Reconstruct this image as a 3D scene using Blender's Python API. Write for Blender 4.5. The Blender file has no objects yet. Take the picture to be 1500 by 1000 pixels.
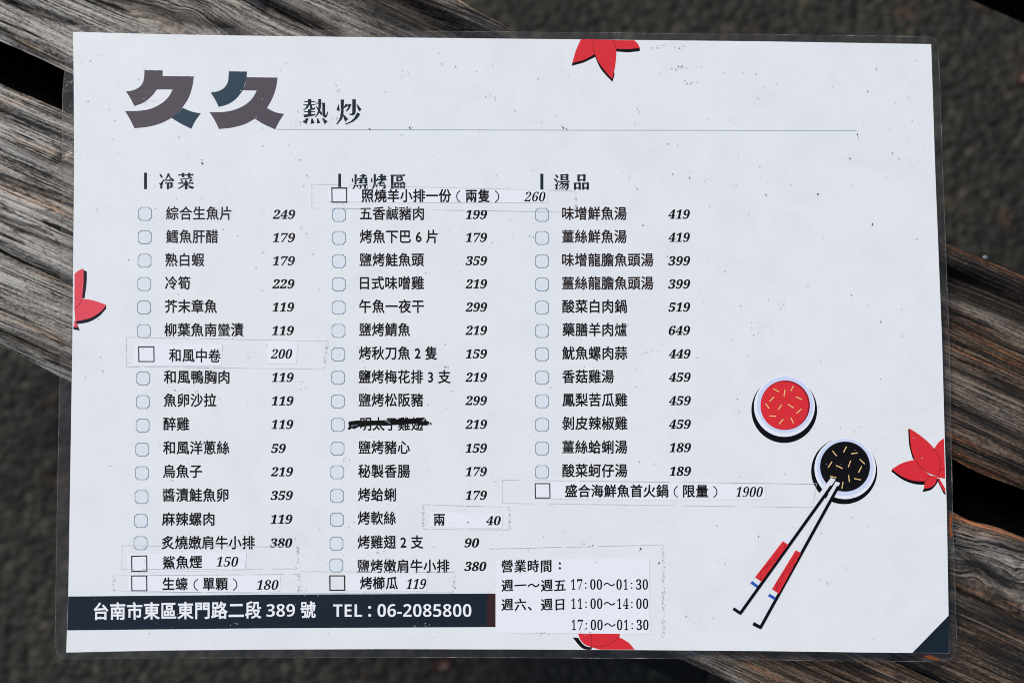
import bpy, math, random
import numpy as np
from mathutils import Vector, Euler

random.seed(7)
rng = np.random.default_rng(11)
S = bpy.context.scene
COL = S.collection

# ------------------------------------------------------------------ camera
CAM_LOC = Vector((-0.02303, -0.04816, 0.68420))
CAM_ROT = Euler((0.06960, -0.03534, 0.00050), 'XYZ')
F_PX = 2083.333
cd = bpy.data.cameras.new('camera')
cd.lens = 50.0
cd.sensor_width = 36.0
cd.clip_start = 0.02
cd.clip_end = 200.0
cd.dof.use_dof = True
cd.dof.focus_distance = 0.684
cd.dof.aperture_fstop = 5.0
cam = bpy.data.objects.new('camera', cd)
cam.location = CAM_LOC
cam.rotation_euler = CAM_ROT
COL.objects.link(cam)
S.camera = cam

# ------------------------------------------------------------------ sky, sun, exposure
SUN_EL, SUN_AZ = 52.0, 316.0          # azimuth clockwise from +Y: light from the upper left
world = bpy.data.worlds.new('World')
S.world = world
world.use_nodes = True
wn = world.node_tree.nodes
bg = wn['Background']
sky = wn.new('ShaderNodeTexSky')
sky.sky_type = 'NISHITA'
sky.sun_disc = False
sky.sun_elevation = math.radians(SUN_EL)
sky.sun_rotation = math.radians(SUN_AZ)
sky.air_density = 1.0
sky.dust_density = 3.0
world.node_tree.links.new(sky.outputs[0], bg.inputs[0])
bg.inputs[1].default_value = 0.07
sun = bpy.data.lights.new('sun', 'SUN')
sun.energy = 1.5
sun.angle = math.radians(10.0)
sun.color = (1.0, 0.955, 0.90)
so = bpy.data.objects.new('sun', sun)
az, el = math.radians(SUN_AZ), math.radians(SUN_EL)
dirv = Vector((math.sin(az) * math.cos(el), math.cos(az) * math.cos(el), math.sin(el)))
so.rotation_euler = dirv.to_track_quat('Z', 'Y').to_euler()
so.location = dirv * 5
COL.objects.link(so)
vs = S.view_settings
vs.view_transform = 'Standard'
vs.look = 'None'
vs.exposure = 0.58
vs.gamma = 1.0
vs.use_curve_mapping = False
S.cycles.filter_width = 0.95
S.cycles.use_denoising = True
S.cycles.denoiser = 'OPENIMAGEDENOISE'
S.cycles.denoising_input_passes = 'RGB_ALBEDO_NORMAL'
S.cycles.denoising_prefilter = 'ACCURATE'
S.cycles.max_bounces = 6
S.cycles.transparent_max_bounces = 12

# ------------------------------------------------------------------ helpers
_RM = CAM_ROT.to_matrix()

def unproj(x, y, z=0.0):
    """a point read off the flat sheet (1500 x 1000 grid) on the level plane at height z"""
    d = _RM @ Vector((x - 750.0, 500.0 - y, -F_PX))
    t = (z - CAM_LOC.z) / d.z
    return CAM_LOC + d * t

_RN = np.array(_RM)
_CL = np.array(CAM_LOC)

def unproj_np(xy, z):
    xy = np.asarray(xy, float)
    d = np.stack([xy[:, 0] - 750.0, 500.0 - xy[:, 1], np.full(len(xy), -F_PX)], 1) @ _RN.T
    t = (z - _CL[2]) / d[:, 2]
    return _CL + d * t[:, None]

def lin(c):
    return tuple(((v / 255) / 12.92 if v <= 10 else (((v / 255) + 0.055) / 1.055) ** 2.4) for v in c)

def ink(name, rgb, k=1.0, rough=0.38, mottle=0.10):
    """printed ink under film: base colour with faint uneven density"""
    m = bpy.data.materials.new(name)
    m.use_nodes = True
    nt = m.node_tree
    b = nt.nodes['Principled BSDF']
    col = tuple(min(1, v * k) for v in lin(rgb))
    tc = nt.nodes.new('ShaderNodeTexCoord')
    n = nt.nodes.new('ShaderNodeTexNoise')
    n.inputs['Scale'].default_value = 420.0
    n.inputs['Detail'].default_value = 4.0
    nt.links.new(tc.outputs['Object'], n.inputs['Vector'])
    mx = nt.nodes.new('ShaderNodeMix')
    mx.data_type = 'RGBA'
    mx.inputs[6].default_value = tuple(v * (1 - mottle) for v in col) + (1,)
    mx.inputs[7].default_value = tuple(min(1, v * (1 + mottle) + 0.012 * mottle) for v in col) + (1,)
    nt.links.new(n.outputs['Fac'], mx.inputs[0])
    nt.links.new(mx.outputs[2], b.inputs['Base Color'])
    b.inputs['Roughness'].default_value = rough
    b.inputs['Specular IOR Level'].default_value = 0.16
    return m

KINK = 1.0
KD = 0.72      # solid dark inks
M = {}
M['black'] = ink('black_ink', (14, 14, 18), KD)
M['faded'] = ink('faded_black_ink', (46, 44, 54), KD)
M['reddish'] = ink('brownish_black_ink', (44, 34, 34), KD)
M['teal'] = ink('dark_teal_ink', (16, 40, 58), KD)
M['navy'] = ink('navy_banner_ink', (28, 42, 55), KD)
M['maroon'] = ink('maroon_ink', (62, 40, 42), KD)
M['logo_grey'] = ink('logo_grey_ink', (92, 86, 95), KD)
M['logo_teal'] = ink('logo_teal_ink', (43, 72, 90), KD)
M['red'] = ink('leaf_red_ink', (212, 46, 54), KINK, mottle=0.06)
M['pink'] = ink('faded_leaf_red_ink', (220, 74, 88), KINK, mottle=0.06)
M['redline'] = ink('leaf_vein_ink', (140, 26, 38), KINK)
M['darkred'] = ink('sauce_edge_ink', (150, 26, 34), KINK)
M['pure'] = ink('drop_shadow_ink', (8, 8, 12), KD)
M['deepblue'] = ink('blue_black_ink', (14, 18, 36), KD)
M['lav'] = ink('pale_lavender_ink', (200, 212, 236), KINK, mottle=0.02)
M['white'] = ink('bare_paper_white', (226, 231, 239), KINK, mottle=0.015)
M['noodle'] = ink('straw_yellow_ink', (226, 196, 128), KINK)
M['sauce'] = ink('soy_black_ink', (14, 13, 17), KD)
M['blue'] = ink('blue_band_ink', (44, 84, 178), KINK)
M['tick_fill'] = ink('tick_box_pale_blue', (214, 223, 229), KINK, mottle=0.02)
M['tick_line'] = ink('tick_box_grey_blue', (118, 138, 152), KINK)
M['rule'] = ink('divider_grey_blue', (150, 172, 186), KINK)
M['strip'] = ink('pasted_strip_paper', (227, 232, 238), KINK, mottle=0.015)
M['lettering_white'] = ink('banner_white', (232, 236, 240), KINK, mottle=0.01)
M['marker'] = ink('marker_black', (6, 6, 7), KD)
M['dirt'] = ink('dirt_dark', (70, 78, 88), KINK)
M['dirt_pale'] = ink('dirt_pale', (184, 193, 203), KINK)
M['tape_line'] = ink('tape_edge_grey', (209, 214, 222), KINK)
M['grit'] = ink('tape_grit', (146, 153, 162), KINK)
M['stick'] = ink('stick_paper_white', (219, 224, 231), KINK, mottle=0.015)
M['glint'] = ink('painted_glint', (128, 66, 32), KINK, mottle=0.5)
M['soil'] = ink('brown_food_stain', (212, 207, 194), KINK)

def set_slots(o, mats):
    for m in mats:
        o.data.materials.append(m)

def add_obj(name, me, mat=None, parent=None):
    if mat is not None and not me.materials:
        for m in (mat if isinstance(mat, (list, tuple)) else [mat]):
            me.materials.append(m)
    o = bpy.data.objects.new(name, me)
    COL.objects.link(o)
    if parent is not None:
        o.parent = parent
    return o

def empty(name, loc=(0, 0, 0)):
    o = bpy.data.objects.new(name, None)
    o.empty_display_size = 0.05
    o.location = loc
    COL.objects.link(o)
    return o

def tag(o, label=None, cat=None, group=None, kind=None):
    if label: o['label'] = label
    if cat: o['category'] = cat
    if group: o['group'] = group
    if kind: o['kind'] = kind
    return o

def fill2d(polys):
    """even-odd fill of closed 2D contours -> (verts, faces)"""
    cu = bpy.data.curves.new('tmp', 'CURVE')
    cu.dimensions = '2D'
    cu.fill_mode = 'BOTH'
    for p in polys:
        if len(p) < 3:
            continue
        sp = cu.splines.new('POLY')
        sp.points.add(len(p) - 1)
        co = np.zeros((len(p), 4)); co[:, :2] = p; co[:, 3] = 1
        sp.points.foreach_set('co', co.ravel())
        sp.use_cyclic_u = True
    o = bpy.data.objects.new('tmp', cu)
    me = o.to_mesh()
    v = np.zeros(len(me.vertices) * 3)
    me.vertices.foreach_get('co', v)
    f = [tuple(pp.vertices) for pp in me.polygons]
    o.to_mesh_clear()
    bpy.data.objects.remove(o)
    bpy.data.curves.remove(cu)
    return v.reshape(-1, 3)[:, :2], f

from mathutils.geometry import delaunay_2d_cdt

def fill_nz(polys):
    """non-zero winding fill, safe where outlines touch or cross"""
    pts, edges, A, B = [], [], [], []
    for p in polys:
        k = len(pts); n = len(p)
        pts += [Vector((float(x), float(y))) for x, y in p]
        edges += [(k + i, k + (i + 1) % n) for i in range(n)]
        A.append(np.asarray(p)); B.append(np.roll(np.asarray(p), -1, 0))
    vo, eo, fo = delaunay_2d_cdt(pts, edges, [], 0, 1e-5)[:3]
    v = np.array([tuple(q) for q in vo])
    f = np.array([tuple(t) for t in fo])
    A = np.concatenate(A); B = np.concatenate(B)
    c = v[f].mean(1)
    w = np.zeros(len(c), int)
    for s0 in range(0, len(c), 400):
        q = c[s0:s0 + 400]
        ax, ay, bx, by = A[:, 0][None], A[:, 1][None], B[:, 0][None], B[:, 1][None]
        px_, py_ = q[:, 0:1], q[:, 1:2]
        cr = (bx - ax) * (py_ - ay) - (px_ - ax) * (by - ay)
        w[s0:s0 + 400] = ((ay <= py_) & (by > py_) & (cr > 0)).sum(1) - ((ay > py_) & (by <= py_) & (cr < 0)).sum(1)
    return v, [tuple(map(int, t)) for t in f[w != 0]]

def sheet(name, groups, z, mat, parent, thick=0.0, fill=None):
    """flat printed or pasted shape. groups: list of contour groups (each filled even-odd)"""
    V, Fc = [], []
    for gi, polys in enumerate(groups):
        v, f = (fill or fill2d)([np.array(p, float) * np.array([1, -1]) for p in polys])
        if len(v) == 0:
            continue
        w = unproj_np(v * np.array([1, -1]), z + gi * 3e-6)
        o = len(V)
        V.extend(map(tuple, w))
        for t in f:
            n = np.cross(w[t[1]] - w[t[0]], w[t[2]] - w[t[0]])[2]
            Fc.append(tuple(o + i for i in (t if n > 0 else t[::-1])))
        if thick:
            for p in polys:
                pw = unproj_np(p, z + gi * 3e-6); o2 = len(V); nn = len(pw)
                V.extend(map(tuple, pw)); V.extend((a, b, c - thick) for a, b, c in pw)
                for i in range(nn):
                    j = (i + 1) % nn
                    Fc.append((o2 + i, o2 + j, o2 + nn + j, o2 + nn + i))
    me = bpy.data.meshes.new(name)
    me.from_pydata(V, [], Fc)
    me.update()
    return add_obj(name, me, mat, parent)

def smooth(pts, n=4, closed=False):
    """Catmull-Rom through points"""
    P = [np.array(p, float) for p in pts]
    out = []
    N = len(P)
    for i in range(N if closed else N - 1):
        p0 = P[(i - 1) % N] if closed or i > 0 else P[i]
        p1 = P[i]; p2 = P[(i + 1) % N]
        p3 = P[(i + 2) % N] if closed or i + 2 < N else P[(i + 1) % N]
        for k in range(n):
            t = k / n
            out.append(0.5 * ((2 * p1) + (-p0 + p2) * t + (2 * p0 - 5 * p1 + 4 * p2 - p3) * t * t + (-p0 + 3 * p1 - 3 * p2 + p3) * t ** 3))
    if not closed:
        out.append(P[-1])
    return out

def path(*segs, n=4):
    """closed outline out of smooth segments that meet at sharp corners"""
    out = []
    for s in segs:
        out += smooth(s, n)[:-1]
    return out

def off(pts, s, ox, oy):
    return [(ox + x / s, oy + y / s) for x, y in pts]

def circle(cx, cy, rx, ry=None, n=56):
    ry = ry or rx
    return [(cx + rx * math.cos(2 * math.pi * i / n), cy + ry * math.sin(2 * math.pi * i / n)) for i in range(n)]

def stroke(p0, p1, w):
    a, b = np.array(p0, float), np.array(p1, float)
    d = (b - a) / (np.linalg.norm(b - a) + 1e-9)
    nrm = np.array([-d[1], d[0]]) * w / 2
    return [a + nrm, b + nrm, b - nrm, a - nrm]

def line_strip(pts, w):
    P = [np.array(p, float) for p in pts]
    L, R = [], []
    for i, p in enumerate(P):
        d = P[min(i + 1, len(P) - 1)] - P[max(i - 1, 0)]
        d = d / (np.linalg.norm(d) + 1e-9)
        nrm = np.array([-d[1], d[0]]) * w / 2
        L.append(p + nrm); R.append(p - nrm)
    return L + R[::-1]

# ------------------------------------------------------------------ lettering
_gcache = {}

def glyph_contours(text, space=1.0):
    key = (text, space)
    if key in _gcache:
        return _gcache[key]
    fc = bpy.data.curves.new('txt', 'FONT')
    fc.body = text
    fc.space_character = space
    o = bpy.data.objects.new('txt', fc)
    COL.objects.link(o)
    dg = bpy.context.evaluated_depsgraph_get()
    cu = o.evaluated_get(dg).to_curve(dg)
    out = []
    for sp in cu.splines:
        bp = sp.bezier_points
        n = len(bp)
        pts = []
        for i in range(n):
            a, b = bp[i], bp[(i + 1) % n]
            p0, p1, p2, p3 = (np.array(q[:2]) for q in (a.co, a.handle_right, b.handle_left, b.co))
            ch = p3 - p0; L = np.linalg.norm(ch)
            if L < 1e-6:
                continue
            dev = max(abs(np.cross(ch, p1 - p0)), abs(np.cross(ch, p2 - p0))) / L
            k = 1 if dev < 0.004 else (3 if dev < 0.03 else 5)
            for j in range(k):
                t = j / k
                pts.append((1 - t) ** 3 * p0 + 3 * (1 - t) ** 2 * t * p1 + 3 * (1 - t) * t * t * p2 + t ** 3 * p3)
        if len(pts) > 2:
            out.append(np.array(pts))
    o.evaluated_get(dg).to_curve_clear()
    bpy.data.objects.remove(o)
    bpy.data.curves.remove(fc)
    _gcache[key] = out
    return out

def area(p):
    x, y = p[:, 0], p[:, 1]
    return 0.5 * np.sum(x * np.roll(y, -1) - np.roll(x, -1) * y)

def embolden(conts, a, b, sgn=None):
    """offset outlines outward: a for upright edges, b for level edges"""
    if not conts:
        return conts
    sgn = sgn or (1.0 if area(max(conts, key=lambda c: abs(area(c)))) > 0 else -1.0)
    res = []
    for c in conts:
        keep = [c[0]]
        for q in c[1:]:
            if np.linalg.norm(q - keep[-1]) > 1e-4:
                keep.append(q)
        c = np.array(keep)
        if len(c) < 3:
            continue
        e = np.roll(c, -1, 0) - c
        L = np.linalg.norm(e, axis=1)[:, None] + 1e-12
        nr = np.stack([e[:, 1], -e[:, 0]], 1) / L * sgn
        d = a * nr[:, 0] ** 2 + b * nr[:, 1] ** 2
        pn, pd = np.roll(nr, 1, 0), np.roll(d, 1)
        det = pn[:, 0] * nr[:, 1] - pn[:, 1] * nr[:, 0]
        ok = np.abs(det) > 0.25
        ds = np.where(ok, det, 1)
        mx = (pd * nr[:, 1] - d * pn[:, 1]) / ds
        my = (pn[:, 0] * d - nr[:, 0] * pd) / ds
        avg = (nr * d[:, None] + pn * pd[:, None]) / 2
        mv = np.where(ok[:, None], np.stack([mx, my], 1), avg)
        res.append(c + mv)
    return res

_ref = glyph_contours('國')
_r = np.concatenate(_ref)
CJK_C = (_r[:, 1].min() + _r[:, 1].max()) / 2
CJK_H = (_r[:, 1].max() - _r[:, 1].min())

BOLD = {str(i): chr(0x1D7CE + i) for i in range(10)}
SANSB = {str(i): chr(0x1D7EC + i) for i in range(10)}
SANSB.update({ch: chr(0x1D5D4 + ord(ch) - 65) for ch in 'TEL'})

def put_contours(name, conts, mat, parent, z):
    return sheet(name, [conts], z, mat, parent, fill=fill_nz)

def cjk(name, text, x0, x1, yc, mat, parent, z, em=18.2, bold=0.019, y1=None, space=1.04, aniso=None, shear_y=0.0, extra=(), raw=False):
    """Chinese line from x0 to x1, centred on yc (y1: centre at the right end)"""
    cs = glyph_contours(text, space)
    if aniso:
        cs = embolden(cs, *aniso)
    else:
        al = np.concatenate(cs)
        a, b = al[:, 0].min(), al[:, 0].max()
        sg = 1.0 if area(max(cs, key=lambda c: abs(area(c)))) > 0 else -1.0
        cells = {}
        for c in cs:
            cells.setdefault(int(np.clip((c[:, 0].mean() - a) / (b - a + 1e-9) * len(text), 0, len(text) - 1)), []).append(c)
        cs = []
        for i, cc in cells.items():
            # the most crowded characters are printed with thinner strokes
            k = 0.65 if text[i] in '薑醬鹽鹹爐蠔蠻' and ' ' not in text else 1.0
            cs += embolden(cc, bold * k, bold * k, sg)
    al = np.concatenate(cs)
    a, b = al[:, 0].min(), al[:, 0].max()
    sx = (x1 - x0) / (b - a)
    sy = em / CJK_H
    out = list(extra)
    for c in cs:
        q = np.empty_like(c)
        q[:, 0] = x0 + (c[:, 0] - a) * sx
        q[:, 1] = yc - (c[:, 1] - CJK_C) * sy
        if y1 is not None:
            q[:, 1] += (y1 - yc) * (q[:, 0] - x0) / (x1 - x0)
        if shear_y:
            # tilt within each character cell, as a brush hand does
            cell = (x1 - x0) / len(text)
            mid = x0 + (np.floor((q[:, 0].mean() - x0) / cell) + 0.5) * cell
            q[:, 1] -= (q[:, 0] - mid) * shear_y
        out.append(q)
    if raw:
        return out
    return put_contours(name, out, mat, parent, z)

def paren(x0, x1, yc, h, left):
    o_, i_ = (x0, x1) if left else (x1, x0)
    d = (i_ - o_)
    outer = smooth([(i_, yc - h / 2), (o_ + 0.1 * d, yc - h / 5), (o_ + 0.1 * d, yc + h / 5), (i_, yc + h / 2)], 5)
    return np.array(line_strip(outer, 1.35))

def seg(text, x0, x1, yc, em):
    return cjk('', text, x0, x1, yc, None, None, 0, em=em, raw=True)

def digits(name, text, x0, x1, yc, h, mat, parent, z, slant=0.2, weight=0.0, table=BOLD, space=1.0, dy=0.0):
    cs = glyph_contours(''.join(table.get(ch, ch) for ch in text), space)
    cs = embolden(cs, weight, weight) if weight else [c.copy() for c in cs]
    out = [np.stack([c[:, 0] + slant * c[:, 1], c[:, 1]], 1) for c in cs]
    al = np.concatenate(out)
    mn, mx = al.min(0), al.max(0)
    sx = (x1 - x0) / (mx[0] - mn[0]); sy = h / (mx[1] - mn[1])
    out = [np.stack([x0 + (c[:, 0] - mn[0]) * sx, yc + h / 2 - (c[:, 1] - mn[1]) * sy + dy * (c[:, 0] - mn[0]) * sx / (x1 - x0)], 1) for c in out]
    return put_contours(name, out, mat, parent, z)

# ------------------------------------------------------------------ numpy value noise
_tab = rng.random((256, 256))

def vnoise(x, y, seed=0):
    x = np.asarray(x) + seed * 37.31; y = np.asarray(y) + seed * 91.77
    xi = np.floor(x).astype(int); yi = np.floor(y).astype(int)
    fx = x - xi; fy = y - yi
    fx = fx * fx * (3 - 2 * fx); fy = fy * fy * (3 - 2 * fy)
    g = lambda a, b: _tab[a & 255, b & 255]
    return (g(xi, yi) * (1 - fx) * (1 - fy) + g(xi + 1, yi) * fx * (1 - fy) + g(xi, yi + 1) * (1 - fx) * fy + g(xi + 1, yi + 1) * fx * fy) * 2 - 1

def fbm(x, y, seed=0, o=4):
    s = 0; a = 1.0
    for k in range(o):
        s = s + a * vnoise(x * 2 ** k, y * 2 ** k, seed + k); a *= 0.5
    return s

# ------------------------------------------------------------------ ground
GROUND_Z = -0.45

def N(nt, typ, **kw):
    n = nt.nodes.new(typ)
    for k, v in kw.items():
        setattr(n, k, v)
    return n

def ramp(nt, fac, stops, interp='LINEAR'):
    r = N(nt, 'ShaderNodeValToRGB')
    r.color_ramp.interpolation = interp
    els = r.color_ramp.elements
    while len(els) > 1:
        els.remove(els[-1])
    for i, (p, c) in enumerate(stops):
        e = els[0] if i == 0 else els.new(p)
        e.position = p
        e.color = tuple(c) + (1,) if len(c) == 3 else c
    nt.links.new(fac, r.inputs[0])
    return r.outputs[0]

def noise(nt, vec, scale, detail=4, rough=0.55, dist=0.0):
    n = N(nt, 'ShaderNodeTexNoise')
    n.inputs['Scale'].default_value = scale
    n.inputs['Detail'].default_value = detail
    n.inputs['Roughness'].default_value = rough
    n.inputs['Distortion'].default_value = dist
    nt.links.new(vec, n.inputs['Vector'])
    return n.outputs['Fac']

def mapping(nt, vec, scale, loc=(0, 0, 0)):
    m = N(nt, 'ShaderNodeMapping')
    m.inputs['Scale'].default_value = scale
    m.inputs['Location'].default_value = loc
    nt.links.new(vec, m.inputs['Vector'])
    return m.outputs[0]

def mixc(nt, fac, a, b, mode='MIX'):
    m = N(nt, 'ShaderNodeMix', data_type='RGBA', blend_type=mode)
    for i, v in ((0, fac), (6, a), (7, b)):
        if hasattr(v, 'links') or hasattr(v, 'is_linked'):
            nt.links.new(v, m.inputs[i])
        else:
            m.inputs[i].default_value = v if i == 0 else tuple(v) + (1,)
    return m.outputs[2]

def math_(nt, op, a, b=0.0, clamp=False):
    m = N(nt, 'ShaderNodeMath', operation=op)
    m.use_clamp = clamp
    for i, v in enumerate((a, b)):
        if hasattr(v, 'is_linked'):
            nt.links.new(v, m.inputs[i])
        else:
            m.inputs[i].default_value = v
    return m.outputs[0]

mg = bpy.data.materials.new('rough_aggregate_paving')
mg.use_nodes = True
nt = mg.node_tree
tc = N(nt, 'ShaderNodeTexCoord')
vo = N(nt, 'ShaderNodeTexVoronoi')
vo.inputs['Scale'].default_value = 150.0
nt.links.new(tc.outputs['Object'], vo.inputs['Vector'])
peb = ramp(nt, vo.outputs['Color'], [(0.0, (0.0040, 0.0036, 0.0022)), (0.45, (0.0120, 0.0110, 0.0069)), (0.75, (0.0245, 0.0222, 0.0142)), (1.0, (0.070, 0.064, 0.044))])
big = noise(nt, tc.outputs['Object'], 22.0, 5, 0.6)
tint = ramp(nt, big, [(0.3, (0.45, 0.45, 0.40)), (0.55, (1.0, 1.0, 0.95)), (0.75, (1.5, 1.42, 1.22))])
gc = mixc(nt, 1.0, peb, tint, 'MULTIPLY')
rust = ramp(nt, noise(nt, tc.outputs['Object'], 34.0, 2, 0.5), [(0.66, (0, 0, 0)), (0.74, (1, 1, 1))])
gc = mixc(nt, math_(nt, 'MULTIPLY', rust, 0.35), gc, (0.11, 0.045, 0.02))
pb = nt.nodes['Principled BSDF']
nt.links.new(gc, pb.inputs['Base Color'])
pb.inputs['Roughness'].default_value = 0.7
bp = N(nt, 'ShaderNodeBump')
bp.inputs['Strength'].default_value = 0.9
bp.inputs['Distance'].default_value = 0.006
nt.links.new(vo.outputs['Distance'], bp.inputs['Height'])
bp.invert = True
nt.links.new(bp.outputs[0], pb.inputs['Normal'])
me = bpy.data.meshes.new('ground')
me.from_pydata([(-40, -40, 0), (40, -40, 0), (40, 40, 0), (-40, 40, 0)], [], [(0, 1, 2, 3)])
g = add_obj('ground', me, mg)
g.location = (0, 0, GROUND_Z)
tag(g, kind='structure')

# ------------------------------------------------------------------ weathered timber
def wood_material(name, seed):
    m = bpy.data.materials.new(name)
    m.use_nodes = True
    nt = m.node_tree
    b = nt.nodes['Principled BSDF']
    uv = N(nt, 'ShaderNodeUVMap', uv_map='grain').outputs[0]
    ge = N(nt, 'ShaderNodeNewGeometry')
    L = (seed * 3.7, seed * 1.9, seed * 0.7)
    g1 = noise(nt, mapping(nt, uv, (13, 880, 1), L), 1.0, 4, 0.6, 0.08)      # growth lines
    g2 = noise(nt, mapping(nt, uv, (70, 2300, 1), L), 1.0, 3, 0.6)           # fibres
    g3 = noise(nt, mapping(nt, uv, (14, 110, 1), L), 1.0, 4, 0.6, 0.3)       # broad bands
    g4 = noise(nt, mapping(nt, uv, (85, 300, 1), (L[1], L[0], 2)), 1.0, 5, 0.65, 0.5)  # blotches
    g5 = noise(nt, mapping(nt, uv, (520, 1250, 1), L), 1.0, 4, 0.65)         # pitting
    comb = math_(nt, 'ADD', math_(nt, 'ADD', math_(nt, 'MULTIPLY', g1, 0.40), math_(nt, 'MULTIPLY', g5, 0.20)),
                 math_(nt, 'ADD', math_(nt, 'MULTIPLY', g2, 0.16), math_(nt, 'MULTIPLY', g3, 0.24)))
    sharp = math_(nt, 'ADD', math_(nt, 'MULTIPLY', math_(nt, 'SUBTRACT', comb, 0.5), 1.65), 0.505)
    grey = ramp(nt, sharp, [(0.36, (0.012, 0.012, 0.011)), (0.42, (0.068, 0.064, 0.057)), (0.475, (0.205, 0.195, 0.174)),
                           (0.53, (0.36, 0.345, 0.31)), (0.61, (0.56, 0.545, 0.50))])
    brown = ramp(nt, sharp, [(0.375, (0.004, 0.004, 0.004)), (0.44, (0.016, 0.013, 0.010)), (0.495, (0.043, 0.030, 0.021)),
                            (0.55, (0.098, 0.070, 0.047)), (0.62, (0.205, 0.158, 0.118))])
    # tan and orange weathering streaks
    tanf = ramp(nt, noise(nt, mapping(nt, uv, (18, 170, 1), (L[2], 5, L[0])), 1.0, 4, 0.6, 0.3), [(0.52, (0, 0, 0)), (0.68, (1, 1, 1))])
    grey = mixc(nt, math_(nt, 'MULTIPLY', tanf, 0.55), grey, mixc(nt, 1.0, grey, (1.25, 0.88, 0.60), 'MULTIPLY'))
    orf = ramp(nt, noise(nt, mapping(nt, uv, (12, 420, 1), (L[0], 9, L[1])), 1.0, 3, 0.6), [(0.58, (0, 0, 0)), (0.68, (1, 1, 1))])
    brown = mixc(nt, math_(nt, 'MULTIPLY', orf, 0.75), brown, mixc(nt, 1.0, brown, (2.6, 1.35, 0.65), 'MULTIPLY'))
    # pale grey towards one end, dark brown towards the other
    sx = N(nt, 'ShaderNodeSeparateXYZ')
    nt.links.new(ge.outputs['Position'], sx.inputs[0])
    wpos = math_(nt, 'ADD', math_(nt, 'MULTIPLY', sx.outputs[0], 3.7), math_(nt, 'MULTIPLY', math_(nt, 'SUBTRACT', g3, 0.5), 1.6))
    def att(n_):
        a_ = N(nt, 'ShaderNodeAttribute', attribute_name=n_)
        return a_.outputs['Fac']
    brk = ramp(nt, g4, [(0.30, (0.35, 0.35, 0.35)), (0.55, (1, 1, 1))])
    wf = math_(nt, 'SUBTRACT', math_(nt, 'ADD', wpos, 0.64, True), math_(nt, 'MULTIPLY', att('silver'), brk), True)
    colr = mixc(nt, wf, grey, brown)
    colr = mixc(nt, math_(nt, 'MULTIPLY', att('rust'), brk), colr, mixc(nt, 1.0, colr, (1.7, 1.0, 0.6), 'MULTIPLY'))
    rot_shade_col = ramp(nt, sharp, [(0.40, (0.005, 0.005, 0.005)), (0.54, (0.022, 0.020, 0.018)), (0.64, (0.085, 0.072, 0.058))])
    colr = mixc(nt, math_(nt, 'MULTIPLY', att('rot'), math_(nt, 'ADD', math_(nt, 'MULTIPLY', brk, 0.5), 0.5), True), colr, rot_shade_col)  # 'rot' holds real rot and the groove's painted shade
    # black mould blotches and short checks
    mould = ramp(nt, g4, [(0.57, (0, 0, 0)), (0.66, (1, 1, 1))])
    colr = mixc(nt, math_(nt, 'MULTIPLY', mould, 0.75), colr, (0.018, 0.017, 0.016))
    chk = noise(nt, mapping(nt, uv, (20, 330, 1), (L[1], 13, 4)), 1.0, 2, 0.5, 0.1)
    check = ramp(nt, chk, [(0.30, (1, 1, 1)), (0.36, (0, 0, 0))])
    colr = mixc(nt, check, colr, (0.008, 0.007, 0.006))
    nt.links.new(colr, b.inputs['Base Color'])
    b.inputs['Roughness'].default_value = 0.78
    b.inputs['Specular IOR Level'].default_value = 0.3
    h = math_(nt, 'SUBTRACT', comb, math_(nt, 'MULTIPLY', check, 0.5))
    bp = N(nt, 'ShaderNodeBump')
    bp.inputs['Strength'].default_value = 1.0
    bp.inputs['Distance'].default_value = 0.0035
    nt.links.new(h, bp.inputs['Height'])
    nt.links.new(bp.outputs[0], b.inputs['Normal'])
    return m

WOOD_Z = -0.0050
_p0 = unproj(0, 118, WOOD_Z); _p1 = unproj(1397, 741, WOOD_Z)
UD = (_p1 - _p0).normalized()
VD = Vector((UD.y, -UD.x, 0.0))          # across the boards, towards the lower left
ORG = _p0.copy()

def to_uv(x, y):
    d = unproj(x, y, WOOD_Z) - ORG
    return d.dot(UD), d.dot(VD)

def edge_fn(pts):
    q = sorted(to_uv(*p) for p in pts)
    us = np.array([a for a, b in q]); vv = np.array([b for a, b in q])
    return lambda u: np.interp(u, us, vv)

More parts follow.
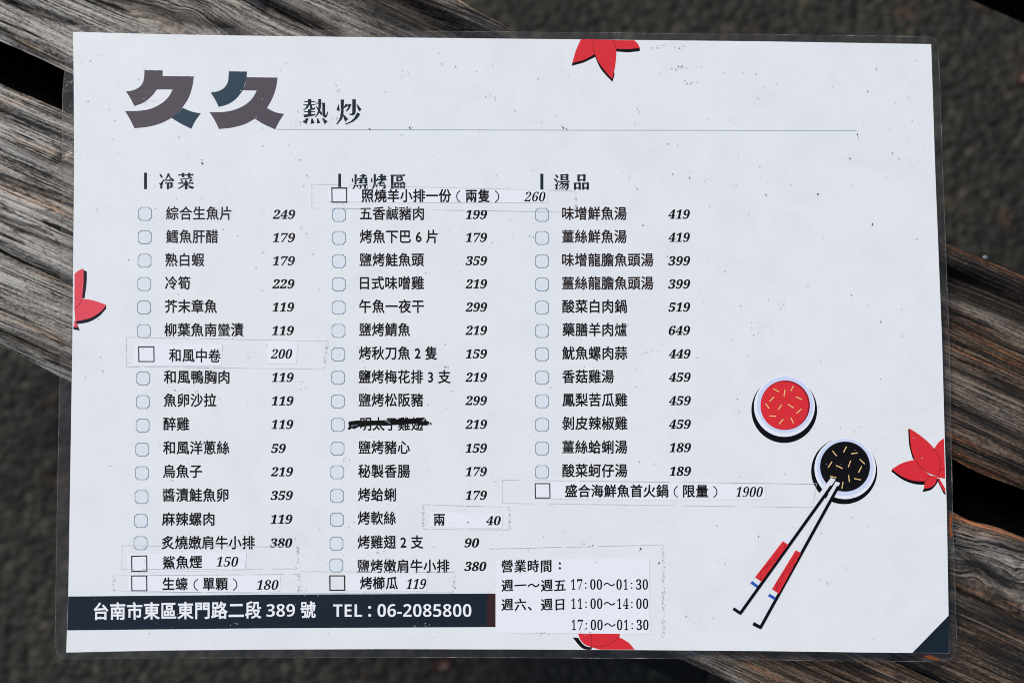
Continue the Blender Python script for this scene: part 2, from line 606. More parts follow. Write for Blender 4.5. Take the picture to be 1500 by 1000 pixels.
def board(name, top, bottom, knots, seed, parent, mat, thick=0.038, profile=None, crack_list=(), stains=()):
    """one plank: dense top with relief, rounded arrises, sides and underside"""
    u0, u1 = -0.32, 0.86
    nu, nv = 760, 170
    U = np.linspace(u0, u1, nu)
    vt, vb = top(U), bottom(U)
    vt = vt + 0.0011 * fbm(U * 22, U * 0 + seed, seed, 4)
    vb = vb + 0.0011 * fbm(U * 24, U * 0 + seed + 3, seed + 9, 4)
    T = np.linspace(0, 1, nv)
    T = np.clip(0.5 + (T - 0.5) * 1.0, 0, 1)
    UU = np.repeat(U[:, None], nv, 1)
    VV = vt[:, None] + (vb - vt)[:, None] * T[None, :]
    wid = (vb - vt)[:, None]
    de = np.minimum(T[None, :] * wid, (1 - T[None, :]) * wid)        # distance to nearest arris
    # grain coordinate, bent around knots
    GV = VV + 0.0045 * fbm(UU * 7, VV * 30, seed + 20, 3) * 0.6
    GU = UU.copy()
    H = np.zeros_like(VV)
    for (kx, ky, a, b_, dep) in knots:
        ku, kv = to_uv(kx, ky)
        d2 = ((UU - ku) / a) ** 2 + ((VV - kv) / b_) ** 2
        w = np.exp(-d2)
        GV = GV - math.copysign(0.78, dep) * b_ * w * (1 + 0.25 * vnoise(UU * 45, VV * 45, seed + 12))
        GV = GV + 0.0022 * w * fbm(UU * 70, VV * 110, seed + 15, 3)
        dep = -abs(dep)
        H += dep * np.exp(-d2 * 1.6) + 0.25 * abs(dep) * vnoise(UU * 160, VV * 260, seed) * w
    # relief: broad cupping, raised growth bands, checks
    H += 0.0006 * fbm(UU * 9, VV * 26, seed + 1, 3)
    H += 0.00055 * fbm(GU * 14, GV * 260, seed + 5, 3)
    ck = vnoise(GU * 13, GV * 210, seed + 31)
    H -= 0.0022 * np.clip((ck - 0.60) / 0.25, 0, 1)
    for (x0, y0, x1, y1, wdt, dep) in crack_list:
        a0, b0 = to_uv(x0, y0); a1, b1 = to_uv(x1, y1)
        t = (UU - a0) / (a1 - a0)
        cv = b0 + (b1 - b0) * t + 0.0012 * vnoise(UU * 55, UU * 0, seed + 44)
        taper = np.clip(np.minimum(t, 1 - t) * 6, 0, 1)
        H -= dep * np.exp(-((VV - cv) / (wdt * (0.35 + 0.65 * taper) + 1e-6)) ** 2) * (taper > 0) * taper
    ST = {'rot': np.zeros_like(VV), 'silver': np.zeros_like(VV), 'rust': np.zeros_like(VV)}  # dark layer: real rot, plus the groove's shade put into the colour
    for (kind, x0, y0, x1, y1, wdt, amt) in stains:
        a0, b0 = to_uv(x0, y0); a1, b1 = to_uv(x1, y1)
        t = np.clip((UU - a0) / (a1 - a0), 0, 1)
        du = UU - (a0 + t * (a1 - a0))
        cv = b0 + (b1 - b0) * t + 0.003 * vnoise(UU * 32, UU * 0, seed + 50)
        ww = wdt * (1 + 0.5 * vnoise(UU * 40, VV * 90, seed + 52))
        ST[kind] = np.maximum(ST[kind], amt * np.exp(-((VV - cv) / ww) ** 2 - (du / 0.02) ** 2))
    if profile is not None:
        H += profile(UU, VV - vt[:, None], seed)
    H -= 0.0045 * np.clip(1 - de / 0.0055, 0, 1) ** 2.2
    Z = WOOD_Z - 0.0012 + H
    Z = np.minimum(Z, -0.0012)
    X = ORG.x + UD.x * UU + VD.x * VV
    Y = ORG.y + UD.y * UU + VD.y * VV
    V = np.stack([X, Y, Z], -1).reshape(-1, 3)
    idx = np.arange(nu * nv).reshape(nu, nv)
    F = np.stack([idx[:-1, :-1], idx[:-1, 1:], idx[1:, 1:], idx[1:, :-1]], -1).reshape(-1, 4)
    # skirt: sides and underside
    loop = np.concatenate([idx[:, 0], idx[-1, 1:], idx[-2::-1, -1], idx[0, -2:0:-1]])
    low = V[loop].copy(); low[:, 2] = WOOD_Z - thick
    base = len(V)
    V = np.concatenate([V, low])
    n = len(loop)
    li = np.arange(n)
    F2 = np.stack([loop, base + li, base + (li + 1) % n, loop[(li + 1) % n]], -1)
    faces = [tuple(map(int, f)) for f in F] + [tuple(map(int, f)) for f in F2] + [tuple(range(base + n - 1, base - 1, -1))]
    me = bpy.data.meshes.new(name)
    me.from_pydata(V.tolist(), [], faces)
    me.update()
    if me.polygons[0].normal.z < 0:
        me.flip_normals()
    uvl = me.uv_layers.new(name='grain')
    guv = np.zeros((len(V), 2))
    guv[:nu * nv, 0] = GU.ravel(); guv[:nu * nv, 1] = GV.ravel()
    guv[base:, 0] = GU.ravel()[loop]; guv[base:, 1] = GV.ravel()[loop] + 0.038
    lv = np.zeros(len(me.loops), int)
    me.loops.foreach_get('vertex_index', lv)
    uvl.data.foreach_set('uv', guv[lv].ravel())
    for kname, arr in ST.items():
        at = me.attributes.new(kname, 'FLOAT', 'POINT')
        fl = np.concatenate([arr.ravel(), arr.ravel()[loop]])
        at.data.foreach_set('value', fl.astype(np.float32))
    for p in me.polygons:
        p.use_smooth = True
    return add_obj(name, me, mat, parent)

def box(name, c, sx, sy, sz, rz, mat, parent, bev=0.004):
    import bmesh
    bm = bmesh.new()
    bmesh.ops.create_cube(bm, size=1.0)
    bmesh.ops.scale(bm, vec=(sx, sy, sz), verts=bm.verts)
    bmesh.ops.bevel(bm, geom=list(bm.edges), offset=bev, segments=2, affect='EDGES')
    bmesh.ops.rotate(bm, cent=(0, 0, 0), matrix=Euler((0, 0, rz)).to_matrix(), verts=bm.verts)
    bmesh.ops.translate(bm, vec=c, verts=bm.verts)
    me = bpy.data.meshes.new(name)
    bm.to_mesh(me); bm.free()
    uvl = me.uv_layers.new(name='grain')
    cz, sz_ = math.cos(-rz), math.sin(-rz)
    for l in me.loops:
        co = me.vertices[l.vertex_index].co
        uvl.data[l.index].uv = (co.x * cz - co.y * sz_, co.x * sz_ + co.y * cz + co.z)
    return add_obj(name, me, mat, parent)

bench = empty('wooden_bench', tuple(ORG + UD * 0.25 + VD * 0.06 + Vector((0, 0, GROUND_Z - ORG.z))))
tag(bench, 'weathered wooden bench of grey and brown planks with gaps, under the menu', 'bench')
BENCH_LOC = bench.location.copy()

e_top1 = edge_fn([(-900, -690), (0, -300), (540, -72), (640, -25), (690, 4), (770, 49), (1080, 206), (1385, 351), (1500, 402), (1900, 575)])
e_bot1 = edge_fn([(-900, -335), (0, 58), (55, 84), (105, 108), (750, 388), (1397, 671), (1440, 694), (1500, 716), (1900, 880)])
e_top2 = edge_fn([(-900, -275), (0, 119), (105, 166), (750, 455), (1397, 748), (1425, 762), (1475, 774), (1500, 784), (1900, 950)])
e_bot2 = edge_fn([(-900, -45), (0, 365), (105, 413), (700, 685), (1384, 996), (1900, 1230)])
e_top3 = edge_fn([(-900, -41), (0, 370), (105, 418), (700, 690), (1384, 1001), (1900, 1236)])
e_bot3 = edge_fn([(-900, 95), (0, 509), (105, 559), (975, 954), (1020, 978), (1300, 1105), (1900, 1380)])

MW1, MW2, MW3 = wood_material('weathered_timber', 1.0), wood_material('weathered_timber_knotty', 2.3), wood_material('weathered_timber_edge', 4.1)

def prof1(U, dv, seed):
    """raised lip along the far edge, then a worn hollow"""
    c = 0.0165 + 0.002 * vnoise(U * 16, U * 0, seed + 70)
    w = 0.0062 + 0.0012 * vnoise(U * 20, U * 0, seed + 71)
    return -0.0135 * np.exp(-((dv - c) / w) ** 4)

def prof2(U, dv, seed):
    return -0.0012 * np.exp(-((dv - 0.03) / 0.004) ** 2)

PARENT_FIX = []
def under_bench(o):
    o.parent = bench
    o.matrix_parent_inverse.identity()
    for v in o.data.vertices:
        v.co -= BENCH_LOC
    return o

b1 = under_bench(board('board', e_top1, e_bot1, [(262, 8, 0.030, 0.013, -0.0030), (930, 330, 0.05, 0.02, -0.002)], 1, None, MW1, profile=prof1,
      stains=[('rot', 20, 2, 112, 36, 0.0010, 1.0), ('rot', -10, 34, 108, 102, 0.0009, 1.0), ('silver', 300, 5, 420, 48, 0.003, 0.9), ('rot', 180, 6, 330, 40, 0.0065, 1.0), ('rot', 395, 0, 520, 62, 0.004, 0.9), ('rot', 560, 0, 730, 70, 0.0095, 1.0), ('rot', 600, -20, 1400, 400, 0.007, 0.8), ('rot', 1380, 395, 1560, 478, 0.0085, 0.9), ('silver', 500, -85, 780, 58, 0.004, 0.8),
              ('silver', 1385, 425, 1560, 500, 0.006, 0.28), ('rust', 1385, 352, 1560, 428, 0.0016, 0.9), ('rust', 1395, 470, 1540, 545, 0.002, 0.8), ('rust', 660, 0, 780, 56, 0.0018, 0.6), ('silver', 1395, 560, 1500, 610, 0.008, 0.2), ('rust', 1390, 660, 1450, 690, 0.003, 0.8)],
      crack_list=[(-10, -9, 140, 46, 0.0007, 0.005), (-20, 30, 120, 107, 0.0006, 0.004), (1390, 520, 1560, 600, 0.0008, 0.004), (1400, 430, 1600, 520, 0.0007, 0.003), (360, 0, 520, 60, 0.004, 0.008)]))
b2 = under_bench(board('board', e_top2, e_bot2, [(1520, 838, 0.040, 0.020, -0.0035), (640, 560, 0.04, 0.02, -0.002)], 2, None, MW2, profile=prof2,
      stains=[('silver', 1397, 785, 1540, 860, 0.010, 0.6), ('silver', 1420, 815, 1520, 890, 0.005, 0.6), ('rot', 1440, 832, 1520, 880, 0.0032, 1.0), ('rot', 1390, 872, 1560, 940, 0.006, 0.85), ('rot', 1300, 960, 1560, 1075, 0.003, 0.6), ('rust', 1385, 752, 1500, 786, 0.002, 0.9),
              ('rot', -25, 243, 125, 304, 0.0011, 1.0), ('rot', -20, 306, 85, 352, 0.0014, 1.0), ('rot', 78, 232, 90, 229, 0.0014, 0.8), ('rot', 0, 150, 60, 180, 0.003, 0.5), ('rust', 0, 265, 110, 315, 0.0015, 0.35)],
      crack_list=[(-25, 243, 125, 304, 0.0007, 0.004), (-20, 306, 85, 352, 0.0009, 0.005), (20, 205, 70, 226, 0.0006, 0.003), (76, 236, 92, 226, 0.0018, 0.004), (-40, 268, 120, 338, 0.0005, 0.003), (10, 330, 120, 380, 0.0005, 0.003), (1396, 800, 1500, 880, 0.0022, 0.004), (1385, 860, 1560, 930, 0.0016, 0.004)]))
b3 = under_bench(board('board', e_top3, e_bot3, [(430, 640, 0.03, 0.012, -0.002)], 3, None, MW3,
      stains=[('rot', -30, 462, 110, 530, 0.004, 0.85), ('silver', 985, 945, 1110, 1010, 0.004, 0.6)],
      crack_list=[(-60, 425, 120, 515, 0.0009, 0.004), (-60, 460, 120, 540, 0.0012, 0.004)]))
b1['label'] = 'plank with a raised far edge and a worn hollow along it'
b2['label'] = 'middle plank with a knot near its right end'
b3['label'] = 'narrow near plank beside a hairline gap'
ang = math.atan2(UD.y, UD.x)

md = bpy.data.materials.new('dark_stained_timber')
md.use_nodes = True
nt = md.node_tree
tc = N(nt, 'ShaderNodeTexCoord')
f = noise(nt, mapping(nt, tc.outputs['Object'], (20, 200, 60)), 1.0, 4)
nt.links.new(ramp(nt, f, [(0.3, (0.0025, 0.0025, 0.0025)), (0.7, (0.006, 0.0055, 0.005))]), nt.nodes['Principled BSDF'].inputs['Base Color'])
nt.nodes['Principled BSDF'].inputs['Roughness'].default_value = 0.8

mk = bpy.data.materials.new('gap_shade_black')
mk.use_nodes = True
nt = mk.node_tree
tck = N(nt, 'ShaderNodeTexCoord')
nt.links.new(ramp(nt, noise(nt, tck.outputs['Object'], 60, 4), [(0.3, (0.0012, 0.0012, 0.0012)), (0.7, (0.0026, 0.0026, 0.0026))]), nt.nodes['Principled BSDF'].inputs['Base Color'])
nt.nodes['Principled BSDF'].inputs['Roughness'].default_value = 0.9
nt.nodes['Principled BSDF'].inputs['Specular IOR Level'].default_value = 0.05

def uvw(u, v, z):
    return ORG + UD * u + VD * v + Vector((0, 0, z - ORG.z))

# rail added so the wide gap reads as black shade, cross rails and four legs
under_bench(box('gap_shade_rail', tuple(uvw(0.27, 0.0, WOOD_Z - 0.0385 - 0.060)), 1.10, 0.075, 0.10, ang, mk, None))
for uu in (0.10, 0.44):
    under_bench(box('cross_rail', tuple(uvw(uu, 0.045, WOOD_Z - 0.0385 - 0.110 - 0.024)), 0.05, 0.20, 0.045, ang, md, None))
    for vv_ in (-0.03, 0.12):
        under_bench(box('leg', tuple(uvw(uu, vv_, (WOOD_Z - 0.196 + GROUND_Z) / 2)), 0.05, 0.05, abs(GROUND_Z - (WOOD_Z - 0.196)) - 0.002, ang, md, None))

# a steel nail head on the far edge of the first plank
import bmesh
def nail(px, py, z, r, mat):
    bm = bmesh.new()
    bmesh.ops.create_uvsphere(bm, u_segments=14, v_segments=8, radius=r)
    bmesh.ops.scale(bm, vec=(1, 0.8, 0.6), verts=bm.verts)
    bmesh.ops.translate(bm, vec=unproj(px, py, z), verts=bm.verts)
    me = bpy.data.meshes.new('nail_head'); bm.to_mesh(me); bm.free()
    for p in me.polygons: p.use_smooth = True
    return under_bench(add_obj('nail_head', me, mat))
mn = bpy.data.materials.new('dull_steel')
mn.use_nodes = True
nt = mn.node_tree
pbn = nt.nodes['Principled BSDF']
tcn = N(nt, 'ShaderNodeTexCoord')
nt.links.new(ramp(nt, noise(nt, tcn.outputs['Object'], 900, 3), [(0.3, (0.10, 0.11, 0.12)), (0.7, (0.26, 0.28, 0.30))]), pbn.inputs['Base Color'])
pbn.inputs['Metallic'].default_value = 0.6; pbn.inputs['Roughness'].default_value = 0.5
nail(1443, 377, -0.0075, 0.0016, mn)

# second, black bench whose edge enters the top right corner
db = empty('black_bench')
pa, pb_ = unproj(1410, 0, -0.10), unproj(1500, 39, -0.10)
dd = (pb_ - pa).normalized(); dn = Vector((-dd.y, dd.x, 0))
dang = math.atan2(dd.y, dd.x)
dc = pa + dd * 0.57 + dn * 0.15
db.location = (dc.x, dc.y, GROUND_Z)
tag(db, 'plain black bench top entering the picture at the top right corner', 'bench')
def under_db(o):
    o.parent = db
    for v in o.data.vertices:
        v.co -= Vector((dc.x, dc.y, GROUND_Z))
    return o
under_db(box('bench_top', (dc.x, dc.y, -0.06 - 0.02), 1.20, 0.30, 0.04, dang, mk, None))
for s in (-0.24, 0.45):
    for q in (-0.08, 0.1):
        c = dc + dd * s + dn * q
        under_db(box('leg', (c.x, c.y, (-0.101 + GROUND_Z) / 2), 0.045, 0.045, abs(GROUND_Z + 0.101) - 0.002, dang, mk, None))

# two scraps of dead leaf lying on the paving
ml = bpy.data.materials.new('dead_leaf_rust')
ml.use_nodes = True
nt = ml.node_tree
tcl = N(nt, 'ShaderNodeTexCoord')
nt.links.new(ramp(nt, noise(nt, tcl.outputs['Object'], 180, 3), [(0.3, (0.04, 0.013, 0.007)), (0.7, (0.09, 0.032, 0.015))]), nt.nodes['Principled BSDF'].inputs['Base Color'])
def dead_leaf(px, py, ln, wd, rz, label):
    c = unproj(px, py, GROUND_Z + 0.002)
    V, F = [], []
    n = 12
    for i in range(n + 1):
        t = i / n
        w = wd * math.sin(math.pi * t) ** 0.7 * (1 + 0.15 * math.sin(9 * t)) + 0.0002
        x = (t - 0.5) * ln
        zz = 0.0035 * (2 * t - 1) ** 2
        V += [(x, -w, zz + 0.002), (x, 0, zz), (x, w, zz + 0.002)]
    for i in range(n):
        a = 3 * i
        F += [(a, a + 3, a + 4, a + 1), (a + 1, a + 4, a + 5, a + 2)]
    me = bpy.data.meshes.new('dead_leaf'); me.from_pydata(V, [], F); me.update()
    o = add_obj('dead_leaf', me, ml)
    o.location = c; o.rotation_euler = (0, 0, rz)
    o.modifiers.new('thickness', 'SOLIDIFY').thickness = 0.0006
    tag(o, label, 'leaf', 'dead leaves on the ground')
dead_leaf(1497, 113, 0.014, 0.004, 1.1, 'small rust brown dead leaf on the dark paving at the right edge')
dead_leaf(646, 972, 0.016, 0.005, 0.4, 'small rust brown dead leaf on the paving below the menu')

# ------------------------------------------------------------------ the laminated menu
menu = empty('laminated_menu', (0, 0, -0.0008))
tag(menu, 'white laminated restaurant menu with Chinese dishes and prices lying on the plank bench', 'menu')
# paper
mp = bpy.data.materials.new('menu_paper_under_film')
mp.use_nodes = True
nt = mp.node_tree
b = nt.nodes['Principled BSDF']
tc = N(nt, 'ShaderNodeTexCoord')
smud = noise(nt, tc.outputs['Object'], 38.0, 7, 0.68, 0.5)
fine = noise(nt, tc.outputs['Object'], 420.0, 4, 0.7)
base = ramp(nt, smud, [(0.30, (0.695, 0.736, 0.758)), (0.50, (0.735, 0.770, 0.786)), (0.70, (0.755, 0.788, 0.800))])
base = mixc(nt, math_(nt, 'MULTIPLY', ramp(nt, fine, [(0.60, (0, 0, 0)), (0.78, (1, 1, 1))]), 0.28), base, (0.50, 0.55, 0.60))
warm = ramp(nt, noise(nt, mapping(nt, tc.outputs['Object'], (9, 4, 1)), 1.0, 3, 0.6), [(0.55, (0, 0, 0)), (0.75, (1, 1, 1))])
base = mixc(nt, math_(nt, 'MULTIPLY', warm, 0.25), base, (0.78, 0.745, 0.72))
nt.links.new(base, b.inputs['Base Color'])
b.inputs['Roughness'].default_value = 0.34
b.inputs['Specular IOR Level'].default_value = 0.16
bp = N(nt, 'ShaderNodeBump')
bp.inputs['Strength'].default_value = 0.06
bp.inputs['Distance'].default_value = 0.001
nt.links.new(smud, bp.inputs['Height'])
nt.links.new(bp.outputs[0], b.inputs['Normal'])

OUT = [(107, 47), (240, 50.5), (375, 52.7), (560, 55), (750, 57), (940, 59), (1125, 61), (1364, 65),
       (1370, 250), (1380, 500), (1387, 750), (1390.5, 956), (1270, 955), (1125, 953), (940, 951.5), (750, 950.5), (560, 950), (375, 950.8), (240, 952), (97, 955),
       (100, 870), (102, 750), (106, 500), (108.5, 250), (108, 120)]
sheet('paper_sheet', [[OUT]], 0.0, mp, menu, thick=0.00012)

# clear film margin round the paper
mf = bpy.data.materials.new('clear_laminate_film')
mf.use_nodes = True
nt = mf.node_tree
nt.nodes.remove(nt.nodes['Principled BSDF'])
tr = N(nt, 'ShaderNodeBsdfTransparent'); tr.inputs[0].default_value = (0.86, 0.86, 0.86, 1)
gl = N(nt, 'ShaderNodeBsdfGlossy'); gl.inputs['Roughness'].default_value = 0.18; gl.inputs[0].default_value = (0.9, 0.93, 1, 1)
df = N(nt, 'ShaderNodeBsdfDiffuse'); df.inputs[0].default_value = (0.46, 0.44, 0.41, 1)
tcf = N(nt, 'ShaderNodeTexCoord')
wr = noise(nt, tcf.outputs['Object'], 60.0, 4, 0.6, 0.4)
bpf = N(nt, 'ShaderNodeBump'); bpf.inputs['Strength'].default_value = 0.25; bpf.inputs['Distance'].default_value = 0.003
nt.links.new(wr, bpf.inputs['Height'])
nt.links.new(bpf.outputs[0], gl.inputs['Normal'])
m1 = N(nt, 'ShaderNodeMixShader')
nt.links.new(math_(nt, 'MULTIPLY', ramp(nt, wr, [(0.35, (0.1, 0.1, 0.1)), (0.75, (1, 1, 1))]), 0.055), m1.inputs[0])
nt.links.new(tr.outputs[0], m1.inputs[1]); nt.links.new(df.outputs[0], m1.inputs[2])
m2 = N(nt, 'ShaderNodeMixShader')
fr = N(nt, 'ShaderNodeFresnel'); fr.inputs[0].default_value = 1.45
nt.links.new(fr.outputs[0], m2.inputs[0])
nt.links.new(m1.outputs[0], m2.inputs[1]); nt.links.new(gl.outputs[0], m2.inputs[2])
nt.links.new(m2.outputs[0], nt.nodes['Material Output'].inputs[0])
FO = [(112, 36.5), (240, 40.5), (375, 43), (560, 45), (750, 46.5), (940, 48.5), (1125, 50.5), (1359, 53.5), (1368, 56), (1374.5, 63),
      (1377, 120), (1381.5, 250), (1391, 500), (1396, 750), (1402, 944), (1400, 957), (1391, 967), (1380, 969), (1270, 968), (1125, 966), (940, 964), (750, 963), (560, 962.5), (375, 963), (240, 963.5), (100, 965), (90, 963.5), (83, 957), (80, 944),
      (83, 750), (88, 500), (91, 250), (91, 140), (99, 46), (104, 39)]
margin = sheet('laminate_border', [[FO, OUT]], -0.00008, mf, menu)
# pale cut edge of the film, its rim highlight put into the colour
me_ = bpy.data.materials.new('film_cut_edge')
me_.use_nodes = True
nt = me_.node_tree
tce = N(nt, 'ShaderNodeTexCoord')
pe = nt.nodes['Principled BSDF']
en = noise(nt, tce.outputs['Object'], 70.0, 4, 0.7)
nt.links.new(ramp(nt, en, [(0.3, (0.035, 0.035, 0.035)), (0.55, (0.17, 0.165, 0.155)), (0.75, (0.50, 0.50, 0.50))]), pe.inputs['Base Color'])
pe.inputs['Roughness'].default_value = 0.25
nt.links.new(ramp(nt, en, [(0.35, (0.15, 0.15, 0.15)), (0.7, (0.75, 0.75, 0.75))]), pe.inputs['Alpha'])
ctr = np.array([745.0, 503.0])
FI = [tuple(np.array(p) + (ctr - np.array(p)) / np.linalg.norm((ctr - np.array(p)) / np.array([1.0, 0.70])) * 1.35) for p in FO]
edge = sheet('cut_edge', [[FO, FI]], -0.00002, me_, margin, thick=0.00025)

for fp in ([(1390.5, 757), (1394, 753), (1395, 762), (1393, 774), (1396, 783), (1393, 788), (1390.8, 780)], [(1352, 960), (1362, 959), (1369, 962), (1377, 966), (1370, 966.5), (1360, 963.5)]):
    fo_ = sheet('painted_glint', [[fp]], 0.00003, M['glint'], menu)  # orange glints in the film, painted as small flat pieces
    fo_['label'] = 'small painted orange glint in the clear margin'
Z1, Z2, Z3, Z4, Z5, Z6 = [i * 0.00005 for i in range(1, 7)]

# logo
def c7(p): return off(p, 5.769, 170, 90)
lg = sheet('logo_character', [[c7(path([(240, 75), (393, 77)], [(393, 77), (393, 125)], [(393, 125), (657, 128)], [(657, 128), (645, 210), (615, 305), (560, 392)],
     [(560, 392), (520, 438), (468, 478), (380, 523), (270, 553), (155, 565)], [(155, 565), (115, 485), (75, 420)],
     [(75, 420), (180, 419), (290, 402), (385, 355), (445, 298), (478, 238)], [(478, 238), (345, 238)], [(345, 238), (300, 295), (230, 350), (155, 378)],
     [(155, 378), (122, 315), (85, 255)], [(85, 255), (150, 243), (205, 210), (234, 155), (240, 75)]))]], Z1, M['logo_grey'], menu)
sheet('logo_stroke', [[c7(path([(562, 393), (640, 425), (715, 440)], [(715, 440), (670, 502), (635, 570)], [(635, 570), (545, 525), (468, 478)], [(468, 478), (520, 440), (562, 393)]))]], Z2, M['logo_teal'], lg)
lg2 = sheet('logo_character', [[c7(path([(1103, 135), (1365, 138)], [(1365, 138), (1352, 222), (1322, 310), (1275, 395)], [(1275, 395), (1345, 430), (1420, 445)],
     [(1420, 445), (1378, 510), (1345, 575)], [(1345, 575), (1255, 535), (1172, 485)], [(1172, 485), (1090, 530), (980, 560), (870, 572)], [(870, 572), (830, 492), (790, 430)],
     [(790, 430), (895, 429), (1000, 410), (1095, 365), (1155, 308), (1188, 247)], [(1188, 247), (1070, 245)], [(1070, 245), (1092, 195), (1103, 135)]))]], Z1, M['logo_grey'], menu)
sheet('logo_stroke', [[c7(path([(952, 85), (1105, 87)], [(1105, 87), (1098, 160), (1070, 245)], [(1070, 245), (1015, 315), (945, 362), (868, 385)], [(868, 385), (838, 325), (800, 265)],
     [(800, 265), (868, 251), (920, 218), (947, 165), (952, 85)]))]], Z2, M['logo_teal'], lg2)

# shop title, drawn stroke by stroke
def c3(p): return [off(p, 12.5, 430, 130)]
T1 = [[(198, 229), (388, 229), (388, 248), (198, 248)], [(262, 190), (325, 190), (325, 300), (262, 300)], [(180, 288), (400, 288), (400, 303), (180, 303)],
      [(235, 302), (290, 302), (262, 352), (225, 380), (180, 402), (172, 392), (215, 360), (232, 330)],
      [(300, 302), (340, 302), (340, 345), (355, 358), (375, 355), (388, 335), (398, 335), (395, 370), (375, 388), (325, 388), (300, 370)],
      [(262, 378), (325, 378), (325, 480), (262, 480)], [(192, 414), (388, 414), (388, 431), (192, 431)],
      [(178, 478), (262, 468), (325, 470), (398, 462), (400, 485), (300, 510), (195, 528)],
      [(400, 258), (578, 258), (578, 275), (400, 275)],
      [(450, 190), (505, 190), (500, 350), (480, 420), (450, 475), (400, 525), (388, 520), (430, 460), (450, 400), (455, 320)],
      [(525, 258), (578, 258), (578, 470), (590, 485), (600, 475), (612, 420), (628, 425), (622, 480), (600, 525), (580, 535), (550, 520), (528, 480)],
      [(412, 318), (430, 325), (470, 390), (515, 430), (525, 470), (500, 485), (460, 430), (420, 350)],
      [(240, 540), (275, 540), (235, 650), (165, 605)], [(328, 540), (350, 550), (385, 630), (312, 645)], [(428, 540), (455, 555), (488, 625), (425, 640)], [(520, 540), (550, 545), (625, 600), (570, 652)]]
T2 = [[(820, 290), (830, 290), (845, 412), (785, 395)],
      [(862, 200), (922, 200), (915, 420), (912, 480), (885, 560), (800, 655), (780, 645), (840, 560), (858, 480), (865, 420)],
      [(955, 275), (1000, 300), (985, 325), (915, 362), (918, 340)], [(900, 475), (920, 475), (1000, 555), (945, 608), (918, 540)],
      [(1075, 195), (1138, 195), (1138, 420), (1125, 465), (1090, 490), (1050, 485), (1010, 470), (1012, 458), (1055, 462), (1075, 440)],
      [(1000, 275), (1060, 292), (1020, 370), (970, 422), (955, 412), (1000, 340)], [(1148, 278), (1165, 285), (1245, 380), (1200, 418), (1170, 350)],
      [(1165, 435), (1222, 465), (1180, 530), (1100, 600), (960, 658), (942, 645), (1040, 600), (1110, 540)]]
sheet('title_lettering', [c3(p) for p in T1 + T2], Z1, M['teal'], menu)
sheet('divider_line', [[[(405, 189.1), (800, 190.3), (1255, 191.0), (1255, 191.9), (800, 191.3), (405, 190.1)]]], Z1, M['rule'], menu)

